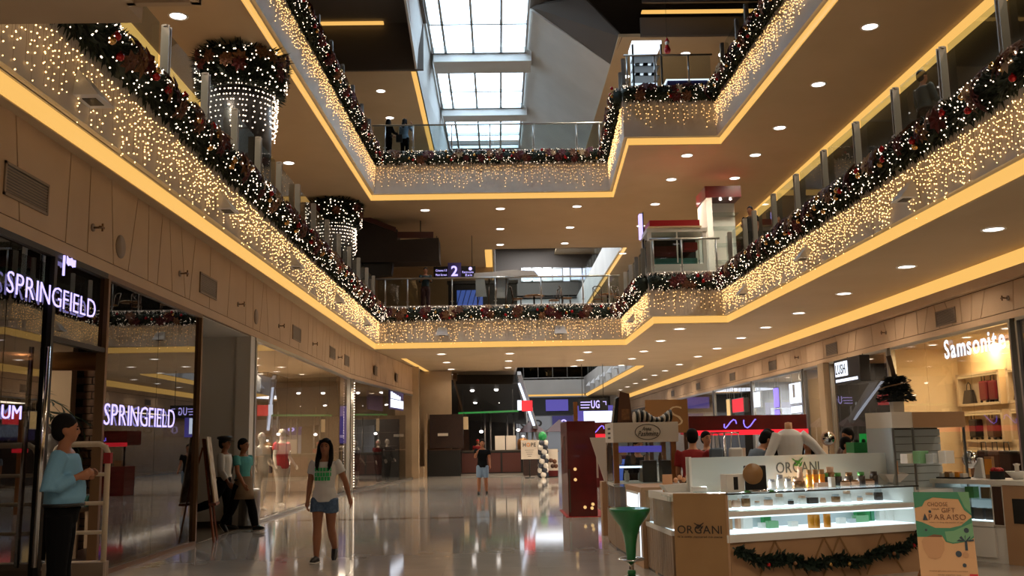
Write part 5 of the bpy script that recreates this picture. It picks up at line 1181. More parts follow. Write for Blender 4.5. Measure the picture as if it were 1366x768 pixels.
# side counter: plank base, glass top, lit cabinet
LF = Fr((1.93, 11.18, 0), math.atan2(5.35, -.29))     # x runs away from the viewer, y to the left is outside
def lx(px, py, z): return LF.hit(px, py, y=0).x
t = thing('plank_counter', 'long side counter with pale vertical planks and a glass top', 'counter', tuple(LF.o), LF.rz)
MB().box(0,1.4,-.6,-.02,0,.5).build('body', 'kiosk_beige', t); MB().box(2.54,3.76,-.6,-.02,0,.5).build('body', 'kiosk_beige', t)
pk = MB().box(.004,.116,-.02,.006,0,.5).mesh('plank', 'wood_plank')
for k in range(31):
    if not 12 <= k <= 20: link('plank', pk, t).location = (k*.12, 0, .03)
MB().box(0,1.4,-.6,.02,.53,.58).build('white_shelf', 'counter_white', t); MB().box(0,1.4,-.0,.008,.58,.95).build('glass_front', 'case_glass', t); MB().box(0,1.4,-.6,.02,.95,.965).build('glass_top', 'case_glass', t); MB().box(.05,1.35,-.56,-.02,.58,.586).build('lit_floor', 'case_light', t)
MB().box(0,1.4,-.62,-.6,.55,.95).build('back_panel', 'slat_grey', t); MB().box(.3,.7,-.3,-.1,.59,.75).build('green_box', 'green_box', t)
MB().box(2.6,3.76,-.6,.02,.53,.57).build('white_shelf', 'wood_plank', t); MB().box(2.6,3.76,0,.008,.57,.93).build('glass_front', 'case_glass', t); MB().box(2.6,3.76,-.6,.02,.93,.945).build('glass_top', 'case_glass', t); MB().box(2.6,3.76,-.6,-.58,.57,.93).build('back_panel', 'bronze', t)
MB().box(.0,1.4,-.5,.0,0,.03).build('kick_board', 'black', t); MB().box(2.54,3.76,-.5,.0,0,.03).build('kick_board', 'black', t)
t = thing('lit_cabinet', 'white framed cabinet with a glowing panel behind the green stool', 'cabinet', tuple(LF.w(1.42, 0)), LF.rz)
MB().box(0,1.1,-.6,.06,.0,1.0).build('body', 'kiosk_beige', t, bev=.006); MB().box(.08,1.02,.06,.066,.1,.93).build('white_panel', 'counter_white', t); MB().box(.085,.11,.066,.074,.1,.93).build('light_strip', 'case_light', t); MB().box(.2,.95,.066,.072,.72,.9).build('light_patch', 'case_light', t)
MB().box(.15,.95,.066,.12,.45,.47).build('shelf', 'steel', t)
# green stool
sp = at(843, 772, Z=0)
t = thing('bar_stool', 'glossy green scooped bar stool with a chrome foot ring', 'stool', (sp.x, sp.y, 0))
MB().lathe([(.001,.70),(.1,.705),(.2,.765),(.238,.805),(.245,.8),(.238,.77),(.19,.69),(.12,.60),(.085,.5),(.065,.38),(.055,.26),(.05,.19),(.001,.19)], 32).build('seat', 'green_paint', t)
MB().lathe([(.03,.02),(.03,.2)], 14).build('column', 'chrome', t); MB().lathe([(.2,0),(.2,.012),(.12,.03),(.035,.05),(.001,.05)], 28).build('base', 'chrome', t)
MB().tube([(.15*math.cos(a*PI/12), .15*math.sin(a*PI/12), .225) for a in range(25)], .011, 8).tube([(-.15,0,.225),(.15,0,.225)], .009, 6).build('foot_ring', 'chrome', t)
MB().lathe([(.045,.05),(.05,.07),(.045,.1),(.001,.1)], 14).build('green_collar', 'green_paint', t)
# slat wall unit right of the case
s0 = KF.hit(1193, 600, y=.62).x; s1 = KF.hit(1290, 600, y=.62).x; sz = KF.hit(1240, 549, y=.62).z; sm = KF.hit(1240, 570, y=.62).z
t = kthing('slat_wall', 'grey slatted display unit with a beige header right of the cosmetics case', 'display stand')
MB().box(s0,s1,.62,1.1,sm,sz).build('header', 'off_white', t, bev=.004)
MB().box(s0+.34,s1+.002,.612,.62,sm,sz-.002).build('header_panel', 'kiosk_beige', t)
for k in range(11): MB().box(s0+.02,s1-.02,1.04,1.07,.6+k*.098,.69+k*.098).build('slat', 'slat_grey', t)
MB().box(s0+.02,s1-.02,1.075,1.1,.0,sm).build('back_panel', 'steel_dark', t); MB().box(s0,s0+.02,.64,1.1,0,sm).build('side_panel', 'slat_grey', t)
for x in (s0, s0+.33, s1-.03): MB().box(x,x+.025,.62,.645,0,sm).build('post', 'steel', t)
MB().box(s0+.03,s1-.03,.66,1.03,1.28,1.295).build('glass_shelf', 'case_glass', t); MB().box(s0,s1,.62,1.08,.0,.9).build('base', 'counter_white', t)
for k in range(4): carton(1212+k*17, 618, 1.3, .12, .1, .1+.03*(k % 2), ('off_white','poster_green_light','slat_grey','counter_white')[k], '%s carton on the glass shelf of the slatted unit' % ('first cream','second green','third grey','fourth white')[k], grp='slat wall goods', fr=Fr(KF.w(0,.35), KF.rz))
# dark festive ornament on the header
oc = KF.w(s0+.32, .85, sz)
t = thing('festive_ornament', 'dark cone shaped festive ornament with a trunk on top of the beige header', 'ornament', tuple(oc)); MB().box(-.07,.07,-.06,.06,0,.14).build('block', 'off_white', t)
g = MB(); rr = random.Random(8); prof = lambda z: .24*math.sin(min(1,(z/.34))*PI*.62+.55)
for k in range(1000):
    tier = rr.randrange(4); z = .03+tier*.085+rr.uniform(-.02,.02); r = .25-tier*.048; a = rr.random()*2*PI; d = Vector((math.cos(a), math.sin(a), rr.uniform(-.7,.3))).normalized(); f_ = rr.uniform(.35,.8); q = Vector((math.cos(a)*r*f_, math.sin(a)*r*f_, .14+z+.05*(1-f_))); w2 = d.cross(Vector((rr.uniform(-1,1),rr.uniform(-1,1),1))).normalized()*.018
    g.add([q-w2, q+d*.05+w2, q+d*.09], [(0,1,2)])
g.lathe([(.1,.14),(.1,.25),(.07,.4),(.03,.5)], 14); g.build('foliage', 'pine_dark', t, kind='stuff'); MB().tube([(0,0,.42),(-.02,0,.56),(-.06,0,.75)], [.035,.03,.035], 8).build('trunk', 'bark', t)
MB().tube([(.2*math.cos(a*.5),.2*math.sin(a*.5),.2+a*.018) for a in range(14)], .008, 5).build('light_string', 'wire', t)
# right hand counter
P, Q = at(1243, 638, Z=1.02), at(1366, 641, Z=1.02); RF = Fr((P.x, P.y, 0), math.atan2(Q.y-P.y, Q.x-P.x)); RL = 1.45
t = thing('display_counter', 'white counter with a lit glass display and drawer behind the poster', 'counter', tuple(RF.o), RF.rz)
MB().box(-.02,RL,-.03,.62,.96,1.02).build('worktop', 'counter_white', t, bev=.005); x1 = .82
MB().box(0,RL,0.04,.6,0,.46).build('body', 'counter_white', t); MB().box(0,.04,0,.6,.46,.96).box(x1,x1+.16,0,.6,.46,.96).build('upright', 'counter_white', t); MB().box(x1+.02,x1+.14,-.006,0,.47,.94).build('dark_panel', 'wood_dark', t)
MB().box(0,x1,-.01,.6,.44,.5).build('shelf', 'counter_white', t); MB().box(0,x1,.56,.6,.5,.96).build('back_panel', 'slat_grey', t); MB().box(.04,x1,.0,.008,.5,.96).build('front_glass', 'case_glass', t); MB().box(.06,x1-.03,.05,.54,.501,.506).build('lit_floor', 'case_light', t); MB().box(.04,x1,.1,.56,.76,.775).build('glass_shelf', 'case_glass', t)
MB().box(.06,x1-.03,.5,.54,.94,.955).build('light_strip', 'case_light', t); MB().box(.05,x1,.0,.04,.06,.43).build('drawer', 'counter_white', t, bev=.004); MB().ell((x1/2,-.015,.34), .018, 8, 6).build('knob', 'steel_dark', t)
MB().box(x1+.16,RL,-.01,.6,0,.96).build('end_body', 'kiosk_beige', t); MB().box(x1+.28,RL-.02,-.02,-.01,.5,.8).build('dark_window', 'black', t)
for i, (x, z, m) in enumerate(((.35,.508,'leaf_dark'),(.5,.508,'jar_dark'),(.66,.508,'jar_dark'),(.4,.777,'leaf_green'),(.62,.777,'jar_bronze'))):
    o = MB().box(*[RF.o.x*0]*0 or (-.06,.06,-.06,.06,0,.14)).build('gift_carton', m); o.location = RF.w(x, .25, z); o.rotation_euler = (0,0,RF.rz); tag(o, ('dark green carton at the left of the lit counter shelf','dark carton in the middle of the lit counter shelf','dark carton at the right of the lit counter shelf','green carton on the glass shelf of the right counter','bronze carton on the glass shelf of the right counter')[i], 'box', 'right counter cartons')
def onR(px, py, z=1.021): p = RF.hit(px, py, z=z); return RF.w(p.x, p.y, z)
w0 = onR(1300, 637); t = thing('vanity_mirror', 'round silver vanity mirror on a white stand on the right counter', 'mirror', tuple(w0), RF.rz-.3)
MB().ell((-.05,0,.24), (.12,.09,.12), 18, 12).build('bowl', 'mirror', t); MB().prism([(-.06,.03,0),(.12,.03,0),(.1,.03,.26),(.02,.03,.26)], (0,.05,0)).build('stand', 'counter_white', t, bev=.01)
w0 = onR(1320, 638); t = thing('orange_carton', 'tall orange carton behind the vanity mirror', 'box', tuple(w0), RF.rz); MB().box(-.05,.05,0,.06,0,.28).build('body', 'kraft', t); MB().box(-.05,.05,-.002,0,.05,.25).build('front_print', 'orange_bottle', t)
w0 = onR(1331, 639); t = thing('flower_box', 'small black box with red flowers on the right counter', 'flower box', tuple(w0), RF.rz); MB().box(-.07,.07,-.05,.05,0,.1).build('box', 'black', t)
for k in range(9): MB().ell((-.045+.045*(k % 3), -.03+.03*(k//3), .115+.01*(k % 2)), .026, 8, 6).build('flower_head', 'red_paint', t)
w0 = onR(1358, 639); t = thing('white_bowl', 'white flared bowl on the right end of the counter', 'bowl', tuple(w0)); MB().lathe([(.05,0),(.06,.005),(.14,.1),(.135,.1),(.05,.02),(.001,.02)], 20).build('body', 'counter_white', t); MB().lathe([(.03,.02),(.025,.16),(.045,.19),(.001,.2)], 12).build('dispenser', 'off_white', t)
w0 = onR(1272, 638); t = thing('cosmetic_tray', 'low tray of pale cosmetics on the left of the right counter', 'tray', tuple(w0), RF.rz); MB().box(-.2,.2,-.08,.08,0,.02).build('tray', 'black', t); 
for k in range(5): MB().box(-.17+k*.075,-.12+k*.075,-.05,.05,.02,.07+.02*(k % 2)).build('packet', ('counter_white','tan_lid','counter_white','orange_bottle','off_white')[k], t)
# poster on an easel stand
tl, tr_, br, bl = at(1219,657,Y=10.12), at(1291,655,Y=10.12), at(1305,778,Y=9.78), at(1229.5,778,Y=9.78)
yaw_, lean_ = math.radians(-20), math.radians(18); nh = Vector((math.sin(yaw_), -math.cos(yaw_), 0))
ex = Vector((math.cos(yaw_), math.sin(yaw_), 0)); ey = Vector((0,0,1))*math.cos(lean_)-nh*math.sin(lean_); PW, PH = .515, .9
PM = wallM(bl, ex, ey); 
t = thing('easel_poster', 'peach and green gift poster on an easel in front of the cosmetics case', 'poster', (bl.x, bl.y, 0)); PI_ = Matrix.Translation(-Vector((bl.x, bl.y, 0))) @ PM
def pp(poly, name, m, d=.002, z=.008): MB().prism([PI_ @ Vector((x*PW, y*PH, z)) for x, y in poly], PI_.to_3x3() @ Vector((0,0,d))).build(name, m, t)
MB().prism([PI_ @ Vector((x*PW, y*PH, -.008)) for x, y in ((0,0),(1,0),(1,1),(0,1))], PI_.to_3x3() @ Vector((0,0,.014))).build('board', 'poster_peach', t)
pp([(0,1),(1,1),(1,.74),(.88,.8),(.8,.92),(.55,.93),(.35,.94),(.2,.9),(.14,.84),(0,.82)], 'green_leaves', 'poster_green')
pp([(.8,1),(1,1),(1,.76),(.9,.83)], 'green_leaves', 'poster_green_light', z=.0105)
pp([(0,.68),(.12,.66),(.34,.6),(.6,.6),(.8,.63),(.95,.7),(1,.72),(1,.5),(.9,.46),(.62,.43),(.5,.45),(.44,.52),(.3,.53),(.16,.5),(0,.5)], 'green_leaves', 'poster_green')
pp([(.5,.56),(.66,.57),(1,.66),(1,.52),(.9,.47),(.62,.44),(.52,.46)], 'green_leaves', 'poster_green_light', z=.0105)
pp([(.07,.45),(.1,.36),(.17,.28),(.28,.26),(.38,.28),(.46,.36),(.47,.45),(.42,.5),(.12,.5)], 'round_jar_print', 'poster_pale', z=.009); pp([(.1,.5),(.44,.5),(.44,.53),(.1,.53)], 'jar_rim_print', 'poster_brown', d=.001, z=.0085)
for s, x, y, wd, ht, m in (('CHOOSE', .24, .84, .36, .045, 'poster_brown'), ('YOUR', .3, .8, .14, .018, 'poster_brown'), ('GIFT', .48, .77, .24, .05, 'poster_brown'), ('PARAISO', .24, .69, .66, .06, 'poster_brown'), ('where to shop the season of joy', .24, .655, .6, .014, 'poster_brown'), ('tropical gift sets with every purchase', .16, .13, .66, .012, 'poster_brown'), ('while supplies last', .3, .09, .4, .012, 'poster_brown')):
    tb = MB(); text_mb(s, wd*PW, ht*PH, .001, 0, mb=tb, M=PI_ @ Matrix.Translation((x*PW, y*PH, .0125))); tb.build('print_line', m, t)
pp([(.13,.685),(.22,.685),(.175,.76)], 'triangle_print', 'poster_dark', z=.0125)
for (x, y, r) in ((.27,.78,.025),(.17,.575,.022),(.88,.575,.045),(.7,.32,.055),(.78,.2,.035)): pp([(x+r*math.cos(a*PI/6), y+r*.62*math.sin(a*PI/6)) for a in range(12)], 'bauble_print', 'poster_dark', z=.0125)
pp([(.82+.055*math.cos(a*PI/6), .31+.034*math.sin(a*PI/6)) for a in range(12)], 'coconut_print', 'poster_pale', z=.0125)
for k in range(5): a = .3+k*.65; pp([(.84,.46),(.84+.13*math.cos(a)+.02,.46+.07*math.sin(a)),(.84+.16*math.cos(a),.44+.07*math.sin(a)),(.84+.08*math.cos(a),.45+.02*math.sin(a))], 'palm_print', 'poster_dark', z=.013)
pp([(.82,.36),(.87,.36),(.87,.46),(.83,.46)], 'palm_trunk_print', 'poster_dark', z=.0125); pp([(.85,.06),(.99,.06),(.99,.11),(.85,.11)], 'red_stamp', 'poster_red', z=.0125); pp([(.03,.05),(.25,.05),(.25,.065),(.03,.065)], 'print_line', 'poster_dark', z=.0125)
lg = Vector((bl.x, bl.y, 0))
for s in (.2, .8): MB().bar(bl+ex*PW*s+ey*.3-lg+Vector((0,.03,0)), Vector((bl.x+ex.x*PW*s, bl.y+ex.y*PW*s+.0, 0))-lg+Vector((0,.0,0)), .03,.03).build('leg', 'wood_mid', t)
MB().bar(bl+ex*PW*.5+ey*.7-lg+Vector((0,.03,0)), Vector((bl.x+ex.x*PW*.5, bl.y+.75, 0))-lg, .03,.03).build('leg', 'wood_mid', t)
# white headless torso form, table mirror, green boxes behind the back board
tp = at(1052, 573, Y=14.2)
t = thing('torso_form', 'white headless torso form with arms spread, behind the back board', 'mannequin', (tp.x, tp.y, 0), .12); z0 = tp.z
fn = lambda p: p
tb = MB(); tb.rings([((0,0,z0-.62),.17,.11,fn),((0,0,z0-.45),.16,.11,fn),((0,0,z0-.22),.2,.12,fn),((0,0,z0-.08),.22,.11,fn),((0,0,z0-.02),.14,.08,fn),((0,0,z0+.01),.07,.06,fn)], 18)
for s, e in ((-1, .37), (1, .5)): tb.tube([(s*.17,0,z0-.07),(s*(.25+.08*(s > 0)),-.03,z0-.2),(s*e,-.06,z0-.42)], [.085,.07,.06], 12)
def remesh(mb, name, mats, vox, parent=None, smooth=3):
    o = link('tmp', mb.mesh('tmp', mats)); m = o.modifiers.new('r', 'REMESH'); m.mode = 'VOXEL'; m.voxel_size = vox; m.use_smooth_shade = True
    s = o.modifiers.new('s', 'SMOOTH'); s.iterations = smooth; s.factor = .5
    dg = bpy.context.evaluated_depsgraph_get(); dg.update(); me = bpy.data.meshes.new_from_object(o.evaluated_get(dg)); me.name = name
    bpy.data.objects.remove(o)
    return link(name, me, parent)
remesh(tb, 'body', 'torso_white', .014, t); MB().lathe([(.055,z0-.01),(.05,z0+.1),(.001,z0+.11)], 14).build('neck_cap', 'peach', t); MB().tube([(0,0,.0),(0,0,z0-.6)], .03, 8).build('stand', 'steel', t); MB().lathe([(.2,0),(.2,.02),(.03,.04)], 18).build('base', 'steel', t)
tp = at(1105, 585, Y=13.9); t = thing('table_mirror', 'small round mirror with a pinkish rim on a thin stand behind the back board', 'mirror', (tp.x, tp.y, 0)); MB().tube([(0,-.01,tp.z),(0,.01,tp.z)], .105, 22).build('rim', 'jar_pink', t); MB().tube([(0,-.014,tp.z),(0,-.01,tp.z)], .085, 22).build('glass_disc', 'mirror', t); MB().tube([(0,.01,0),(0,.01,tp.z-.1)], .012, 6).build('stand', 'chrome', t); MB().lathe([(.14,0),(.14,.02),(.02,.03)], 16).build('base', 'chrome', t)
a, b = at(1139, 602, Y=13.9), at(1190, 589, Y=13.9); t = thing('green_display', 'bright green display box with a raised sign behind the back board', 'display stand', ((a.x+b.x)/2, 13.9, 0)); wd = (b.x-a.x)/2
MB().box(-wd,wd,0,.3,0,a.z-.02).build('plinth', 'counter_white', t); MB().box(-wd,wd,-.02,.3,a.z-.02,b.z).build('tray', 'green_box', t); MB().box(-wd*.5,wd*.45,.1,.13,b.z,b.z+.12).build('sign', 'sign_green', t)
for k in range(5): MB().ell((-wd*.7+k*wd*.35,.08,b.z+.02), .03, 8, 6).build('goods', 'leaf_dark', t)
# hanging bag rack behind the board
tp = at(966, 577, Y=14.6); t = thing('bag_rack', 'thin rack with pale blue and white handbags hanging behind the back board', 'rack', (tp.x, tp.y, 0)); MB().tube([(0,0,0),(0,0,tp.z)], .014, 6).build('post', 'chrome', t); MB().tube([(-.22,0,tp.z),(.22,0,tp.z)], .012, 6).build('bar', 'chrome', t); MB().lathe([(.2,0),(.2,.02),(.02,.03)], 16).build('base', 'chrome', t)
for i, (x, m) in enumerate(((-.14,'shirt_dusty_blue'),(.15,'counter_white'))):
    wp = Matrix.Translation(Vector((tp.x, tp.y, 0))); tt = thing('handbag', ('pale blue handbag hanging on the thin rack','white handbag hanging on the thin rack')[i], 'bag', (tp.x+x, tp.y-.03, tp.z-.42), 0, 'bags on the thin rack')
    MB().box(-.1,.1,-.05,.05,0,.2).build('body', m, tt, bev=.03); MB().tube([(-.07,0,.19),(-.05,0,.4),(0,0,.425),(.05,0,.4),(.07,0,.19)], .008, 6).build('handle', m, tt)
# ================================================================== PASHMINA KIOSK
t = thing('kiosk', 'white headed glass kiosk with an oval logo and wooden posts', 'kiosk', (1.74, 15.0, 0))
MB().box(0,1.0,0,1.1,1.56,1.86).build('header', 'off_white', t, bev=.004)
el = MB(); el.tube([(.53+.19*math.cos(a*PI/16), -.004, 1.715+.115*math.sin(a*PI/16)) for a in range(33)], .005, 5); el.build('oval_ring', 'logo_brown', t)
for s, x, z, wd, ht in (('Anna', .44, 1.735, .14, .06), ('Pashmina', .38, 1.655, .3, .075)):
    for b in text_mb(s, wd, ht, .003, 0, M=wallM((x,-.006,z),(1,0,0)), each=True, skew=.3): b.build('letter', 'logo_brown', t)
for k in range(3): MB().box(-.004,0,.35,.7,1.62+k*.07,1.65+k*.07).build('side_print', 'logo_brown', t)
for (x, y) in ((.04,.06),(.92,.06),(.04,1.0),(.92,1.0)): MB().box(x-.04,x+.04,y-.04,y+.04,0,1.56).build('post', 'wood_mid', t)
MB().box(.02,1.0,0,1.1,.0,.55).build('base', 'kiosk_beige', t)
for k in range(9):
    pl = link('plank', pk, t); pl.location = (.0, k*.12+.01, .03); pl.rotation_euler = (0,0,PI/2)
MB().box(0,.01,.1,.96,.57,.9).build('glass_pane', 'case_glass', t); MB().box(.08,.88,.02,.03,.95,1.56).build('glass_pane', 'case_glass', t); MB().box(0,.01,.1,.96,.95,1.56).build('glass_pane', 'case_glass', t); MB().box(0,1.0,0,1.1,.9,.95).build('counter_top', 'counter_white', t); MB().box(.08,.88,.3,.34,.55,.9).build('back_panel', 'wood_dark', t)
MB().box(.1,.88,.5,.9,1.2,1.215).build('glass_shelf', 'case_glass', t); MB().box(.1,.88,.9,.92,1.4,1.5).build('light_strip', 'screen_violet', t); MB().box(.12,.5,.3,.32,1.17,1.2).build('light_strip', 'case_light', t)
for k in range(7):
    x = .16+.11*k; z = .952 if k % 2 else 1.217
    o = MB().lathe([(.03,0),(.045,.04),(.04,.12),(.02,.15),(.03,.17),(.001,.17)], 12, (1.74+x, 15.65, z)).build('perfume_bottle', ('jar_pink','off_white','jar_bronze','mall_grey')[k % 4]); tag(o, '%s ornamental bottle in the white headed kiosk, from its wooden post' % ('first',*ORD[1:])[k], 'bottle', 'kiosk bottles')
for k in range(2):
    o = MB().box(2.2+k*.3,2.42+k*.3,15.2,15.5,.952,1.28).build('storage_box', 'jar_dark'); tag(o, ('dark glass box under the white header, left one','dark glass box under the white header, right one')[k], 'box', 'dark kiosk boxes')
t = thing('zebra_bundle', 'black and white striped scarf bundle on top of the white kiosk header', 'scarf', (2.42, 15.35, 1.862)); bm = MB()
for k in range(16): x = -.3+k*.038; bm.cur = k % 2; bm.ell((x, .02*math.sin(k), .07+.035*math.sin(k*.5)), (.024,.16,.08+.03*math.sin(k*.4+1)), 8, 6)
bm.build('folds', ['off_white','black'], t)
t = thing('carton_stack', 'brown printed carton and black holder on top of the white kiosk header', 'box', (2.0, 15.5, 1.862), .2); MB().prism([(-.13,0,0),(.12,0,0),(.08,0,.46),(-.08,0,.5)], (0,.1,0)).build('carton', 'leather_brown', t); MB().prism([(-.2,.02,0),(-.12,.02,0),(-.08,.02,.42),(-.14,.02,.38)], (0,.1,0)).build('holder', 'black', t); MB().box(-.06,.07,-.006,0,.05,.22).build('print', 'flower_gold', t)
# dark red tower
t = thing('red_tower', 'tall dark red display tower on a red carpet square', 'display stand', (1.46, 21.2, 0))
MB().box(0,.62,0,2.1,.012,2.02).build('body', 'dark_red', t, bev=.01); MB().box(-.06,.85,-.04,2.2,0,.012).build('carpet', 'red_paint', t)
MB().box(.02,.05,-.012,0,.1,1.0).build('steel_strip', 'steel_dark', t); MB().box(-.02,0,.7,.74,.9,1.7).build('door_handle', 'steel', t)
for x, z in ((.16,1.0),(.16,.78),(.35,.2),(.5,.18),(.52,.26)): MB().tube([(x,-.02,z),(x,0,z)], .035, 10).build('lamp', 'warm_shelf_light', t)
MB().box(.6,.68,.2,.3,.8,1.3).build('side_fin', 'off_white', t)
# boxes and screen between tower and plank counter
t = thing('tablet_stand', 'dark red stand holding a small lit screen beside the plank counter', 'display stand', (2.25, 18.2, 0)); MB().box(-.25,.25,0,.4,0,1.32).build('body', 'dark_red', t); MB().box(-.16,.16,-.02,0,.85,1.25).build('screen', 'screen_blue', t); MB().box(-.2,.2,-.03,-.02,.8,.84).build('ledge', 'black', t)
t = thing('leaning_panel', 'pale slanted panel leaning beside the wooden kiosk post', 'panel', (1.75, 17.0, 0)); MB().prism([(-.18,0,1.65),(.16,0,1.65),(.16,0,.9),(.05,0,.9)], (0,.05,0)).build('board', 'off_white', t); MB().box(.0,.16,0,.3,0,.9).build('foot', 'kiosk_beige', t)
# ================================================================== PEOPLE AND MANNEQUINS
def V(*a): return Vector(a)
def human(name, label, cat, loc, rz, S, skin='skin', legs=((0,.03,0),(0,.03,0)), arms=((0,.12,.15,0),(0,.12,.15,0)), lean=0, head=(0,0), top=('shirt_white',.55), bottom=('trouser_black',1.85), shoes='black', sole=None,
          hair=('short','hair'), fat=0, fem=False, vox=None, face=True, group=None, hands=None, sink=0):
    """figure facing -Y in its own frame. legs: (swing, spread, knee); arms: (swing, spread, elbow, inward). top: (material, sleeve 0..2); bottom: (material, leg 0..2)"""
    vox = vox or S*.0065
    t = thing(name, label, cat, loc, rz, group)
    sw = .095 if fem else .108; hw = .052
    I = lambda p: Vector(p)*S
    def T(p):                                  # torso lean about the hips (unit space -> metres)
        p = Vector(p); d = p-V(0,0,.52); c, s = math.cos(lean), math.sin(lean)
        return V(d.x, d.y*c-d.z*s, d.y*s+d.z*c)+V(0,0,.52)
    hy, hp = head
    def H(p):
        p = Vector(p)-V(0,.0,.865); p = Matrix.Rotation(hy,3,'Z') @ (Matrix.Rotation(hp,3,'X') @ p); return T(p+V(0,.0,.865))
    LEG = []
    for s, (a, b, k) in zip((-1,1), legs):
        h = V(s*hw,0,.5); th = V(s*math.sin(b),-math.sin(a)*math.cos(b),-math.cos(a)*math.cos(b)); kn = h+th*.235
        c = a-k; sh = V(s*math.sin(b)*.6,-math.sin(c),-math.cos(c)).normalized(); an = kn+sh*.225
        pitch = max(-1.2, min(.35, c*1.0 if c < 0 else c*.6)); fd = V(s*.12,-math.cos(pitch),math.sin(pitch)).normalized()
        LEG.append((h, kn, an, fd, sh))
    low = min(min(an.z-.04, (an+fd*.09).z-.03) for _, _, an, fd, _ in LEG); dz = -low
    up = V(0,0,dz)
    ARM = []
    for i, (s, (a, b, e, inn)) in enumerate(zip((-1,1), arms)):
        sh = V(s*sw,.005,.805); d = V(s*math.sin(b),-math.sin(a)*math.cos(b),-math.cos(a)*math.cos(b)); el = sh+d*.172
        c = a+e; f = V(s*math.sin(b)*.6-s*inn,-math.sin(c),-math.cos(c)).normalized()
        sh, el2, wr = T(sh), T(el), T(el+f*.143); ARM.append((sh, el2, wr, (wr-el2).normalized(), s))
    X = lambda p: I(Vector(p)+up)
    def torso(mb, infl, z0, z1, neck=True):
        R = [(.455,.05,.05),(.485,.088,.066),(.52,.096 if fem else .09,.07),(.555,.094 if fem else .088,.07+fat*.4),(.60,.074+fat*.5 if fem else .082+fat*.6,.058+fat),(.65,.078+fat*.4,.06+fat*.9),(.70,.086 if fem else .094,.066+fat*.4),(.745,.092 if fem else .105,.07),(.785,.094 if fem else .108,.062),(.812,.07 if fem else .078,.05),(.832,.04,.04)]
        rg = [((0,-fat*.35*(1 if .56 < z < .72 else .3) ,z), rx+infl, ry+infl, lambda p: X(T(p))) for z, rx, ry in R if z0 <= z <= z1]
        mb.rings([((c[0],c[1],c[2]), rx, ry, (lambda p: X(T(p)))) for c, rx, ry, _ in rg], 16)
    def leg(mb, infl, frac, flare=0):
        for h, kn, an, fd, sh in LEG:
            P = [h+V(0,0,.015), h.lerp(kn,.35), h.lerp(kn,.7), kn, kn.lerp(an,.3), kn.lerp(an,.65), an]; r = [.054,.05,.041,.034,.036,.029,.021]; u = [0,.35,.7,1,1.3,1.65,2]
            n = [i for i in range(7) if u[i] <= frac+1e-6]; P2 = [P[i] for i in n]; r2 = [r[i]+infl+flare*u[i]/max(frac,.1) for i in n]
            if u[n[-1]] < frac-.05 and n[-1] < 6:
                i = n[-1]; f = (frac-u[i])/(u[i+1]-u[i]); P2.append(P[i].lerp(P[i+1], f)); r2.append(r[i]+(r[i+1]-r[i])*f+infl+flare)
            mb.tube([X(p) for p in P2], [q*S for q in r2], 12)
    def arm(mb, infl, frac, flare=0):
        for sh, el, wr, f, s in ARM:
            P = [sh+V(-s*.012,0,.002), sh.lerp(el,.12), sh.lerp(el,.55), el, el.lerp(wr,.3), wr]; r = [.034,.033,.028,.024,.0245,.0165]; u = [0,.12,.55,1,1.3,2]
            n = [i for i in range(6) if u[i] <= frac+1e-6]; P2 = [P[i] for i in n]; r2 = [r[i]+infl+(flare if u[i] > .3 else 0) for i in n]
            if n[-1] < 5 and u[n[-1]] < frac-.05:
                i = n[-1]; q = (frac-u[i])/(u[i+1]-u[i]); P2.append(P[i].lerp(P[i+1], q)); r2.append(r[i]+(r[i+1]-r[i])*q+infl+flare)
            mb.tube([X(p) for p in P2], [q*S for q in r2], 10)
    # --- body: one continuous surface
    b = MB(); torso(b, -.004, .44, .84); leg(b, 0, 2); arm(b, 0, 2)
    b.tube([X(T((0,.008,.81))), X(T((0,.004,.85))), X(H((0,-.004,.885)))], [.036*S,.031*S,.031*S], 12)
    hm = lambda p: X(H(p))
    b.ell((0,.004,.938), (.047,.058,.062), 18, 12, hm); b.ell((0,-.014,.905), (.036,.042,.042), 14, 10, hm); b.ell((0,-.03,.883), (.02,.022,.018), 10, 8, hm)
    b.ell((0,-.057,.918), (.0085,.012,.011), 8, 6, hm); b.ell((0,-.054,.93), (.006,.008,.016), 8, 6, hm)
    for s in (-1,1): b.ell((s*.047,.008,.922), (.006,.012,.018), 8, 6, hm)
    for i, (sh, el, wr, f, s) in enumerate(ARM):
        # hand: palm, four fingers, thumb
        side = f.cross(V(0,-1,0) if abs(f.y) < .8 else V(0,0,1)); side = side.normalized() if side.length > .01 else V(1,0,0)   # across thickness
        nrm = V(s,0,0)-f*f.x*s; nrm = nrm.normalized() if nrm.length > .2 else V(0,0,-1)                                       # back of the hand, outwards
        wd = f.cross(nrm).normalized(); wd = wd if wd.y < 0 or abs(wd.y) < .01 else -wd                                        # width, towards the thumb side
        pc = wr+f*.028
        b.tube([X(wr-f*.005), X(wr+f*.012), X(wr+f*.03), X(wr+f*.05)], [.0165*S,.0175*S,.0195*S,.018*S], 10)
        for k, L in enumerate((.038,.044,.041,.032)):
            o = pc+f*.02+wd*(.0165-.011*k); c1 = o+f*L*.5-nrm*.004; c2 = c1+f*L*.4-nrm*(.012+.004*k)
            b.tube([X(o), X(c1), X(c2)], [.0064*S,.006*S,.0048*S], 7)
        th = wr+f*.014+wd*.015; b.tube([X(th), X(th+f*.018+wd*.012-nrm*.005), X(th+f*.036+wd*.015-nrm*.011)], [.0075*S,.0068*S,.0052*S], 7)
    for h, kn, an, fd, sh in LEG:
        b.tube([X(an-fd*.02-V(0,0,.018)), X(an+fd*.02-V(0,0,.016)), X(an+fd*.07-V(0,0,.024)), X(an+fd*.105-V(0,0,.027))], [.02*S,.023*S,.02*S,.012*S], 10)
    remesh(b, 'body', skin, vox, t, 4)
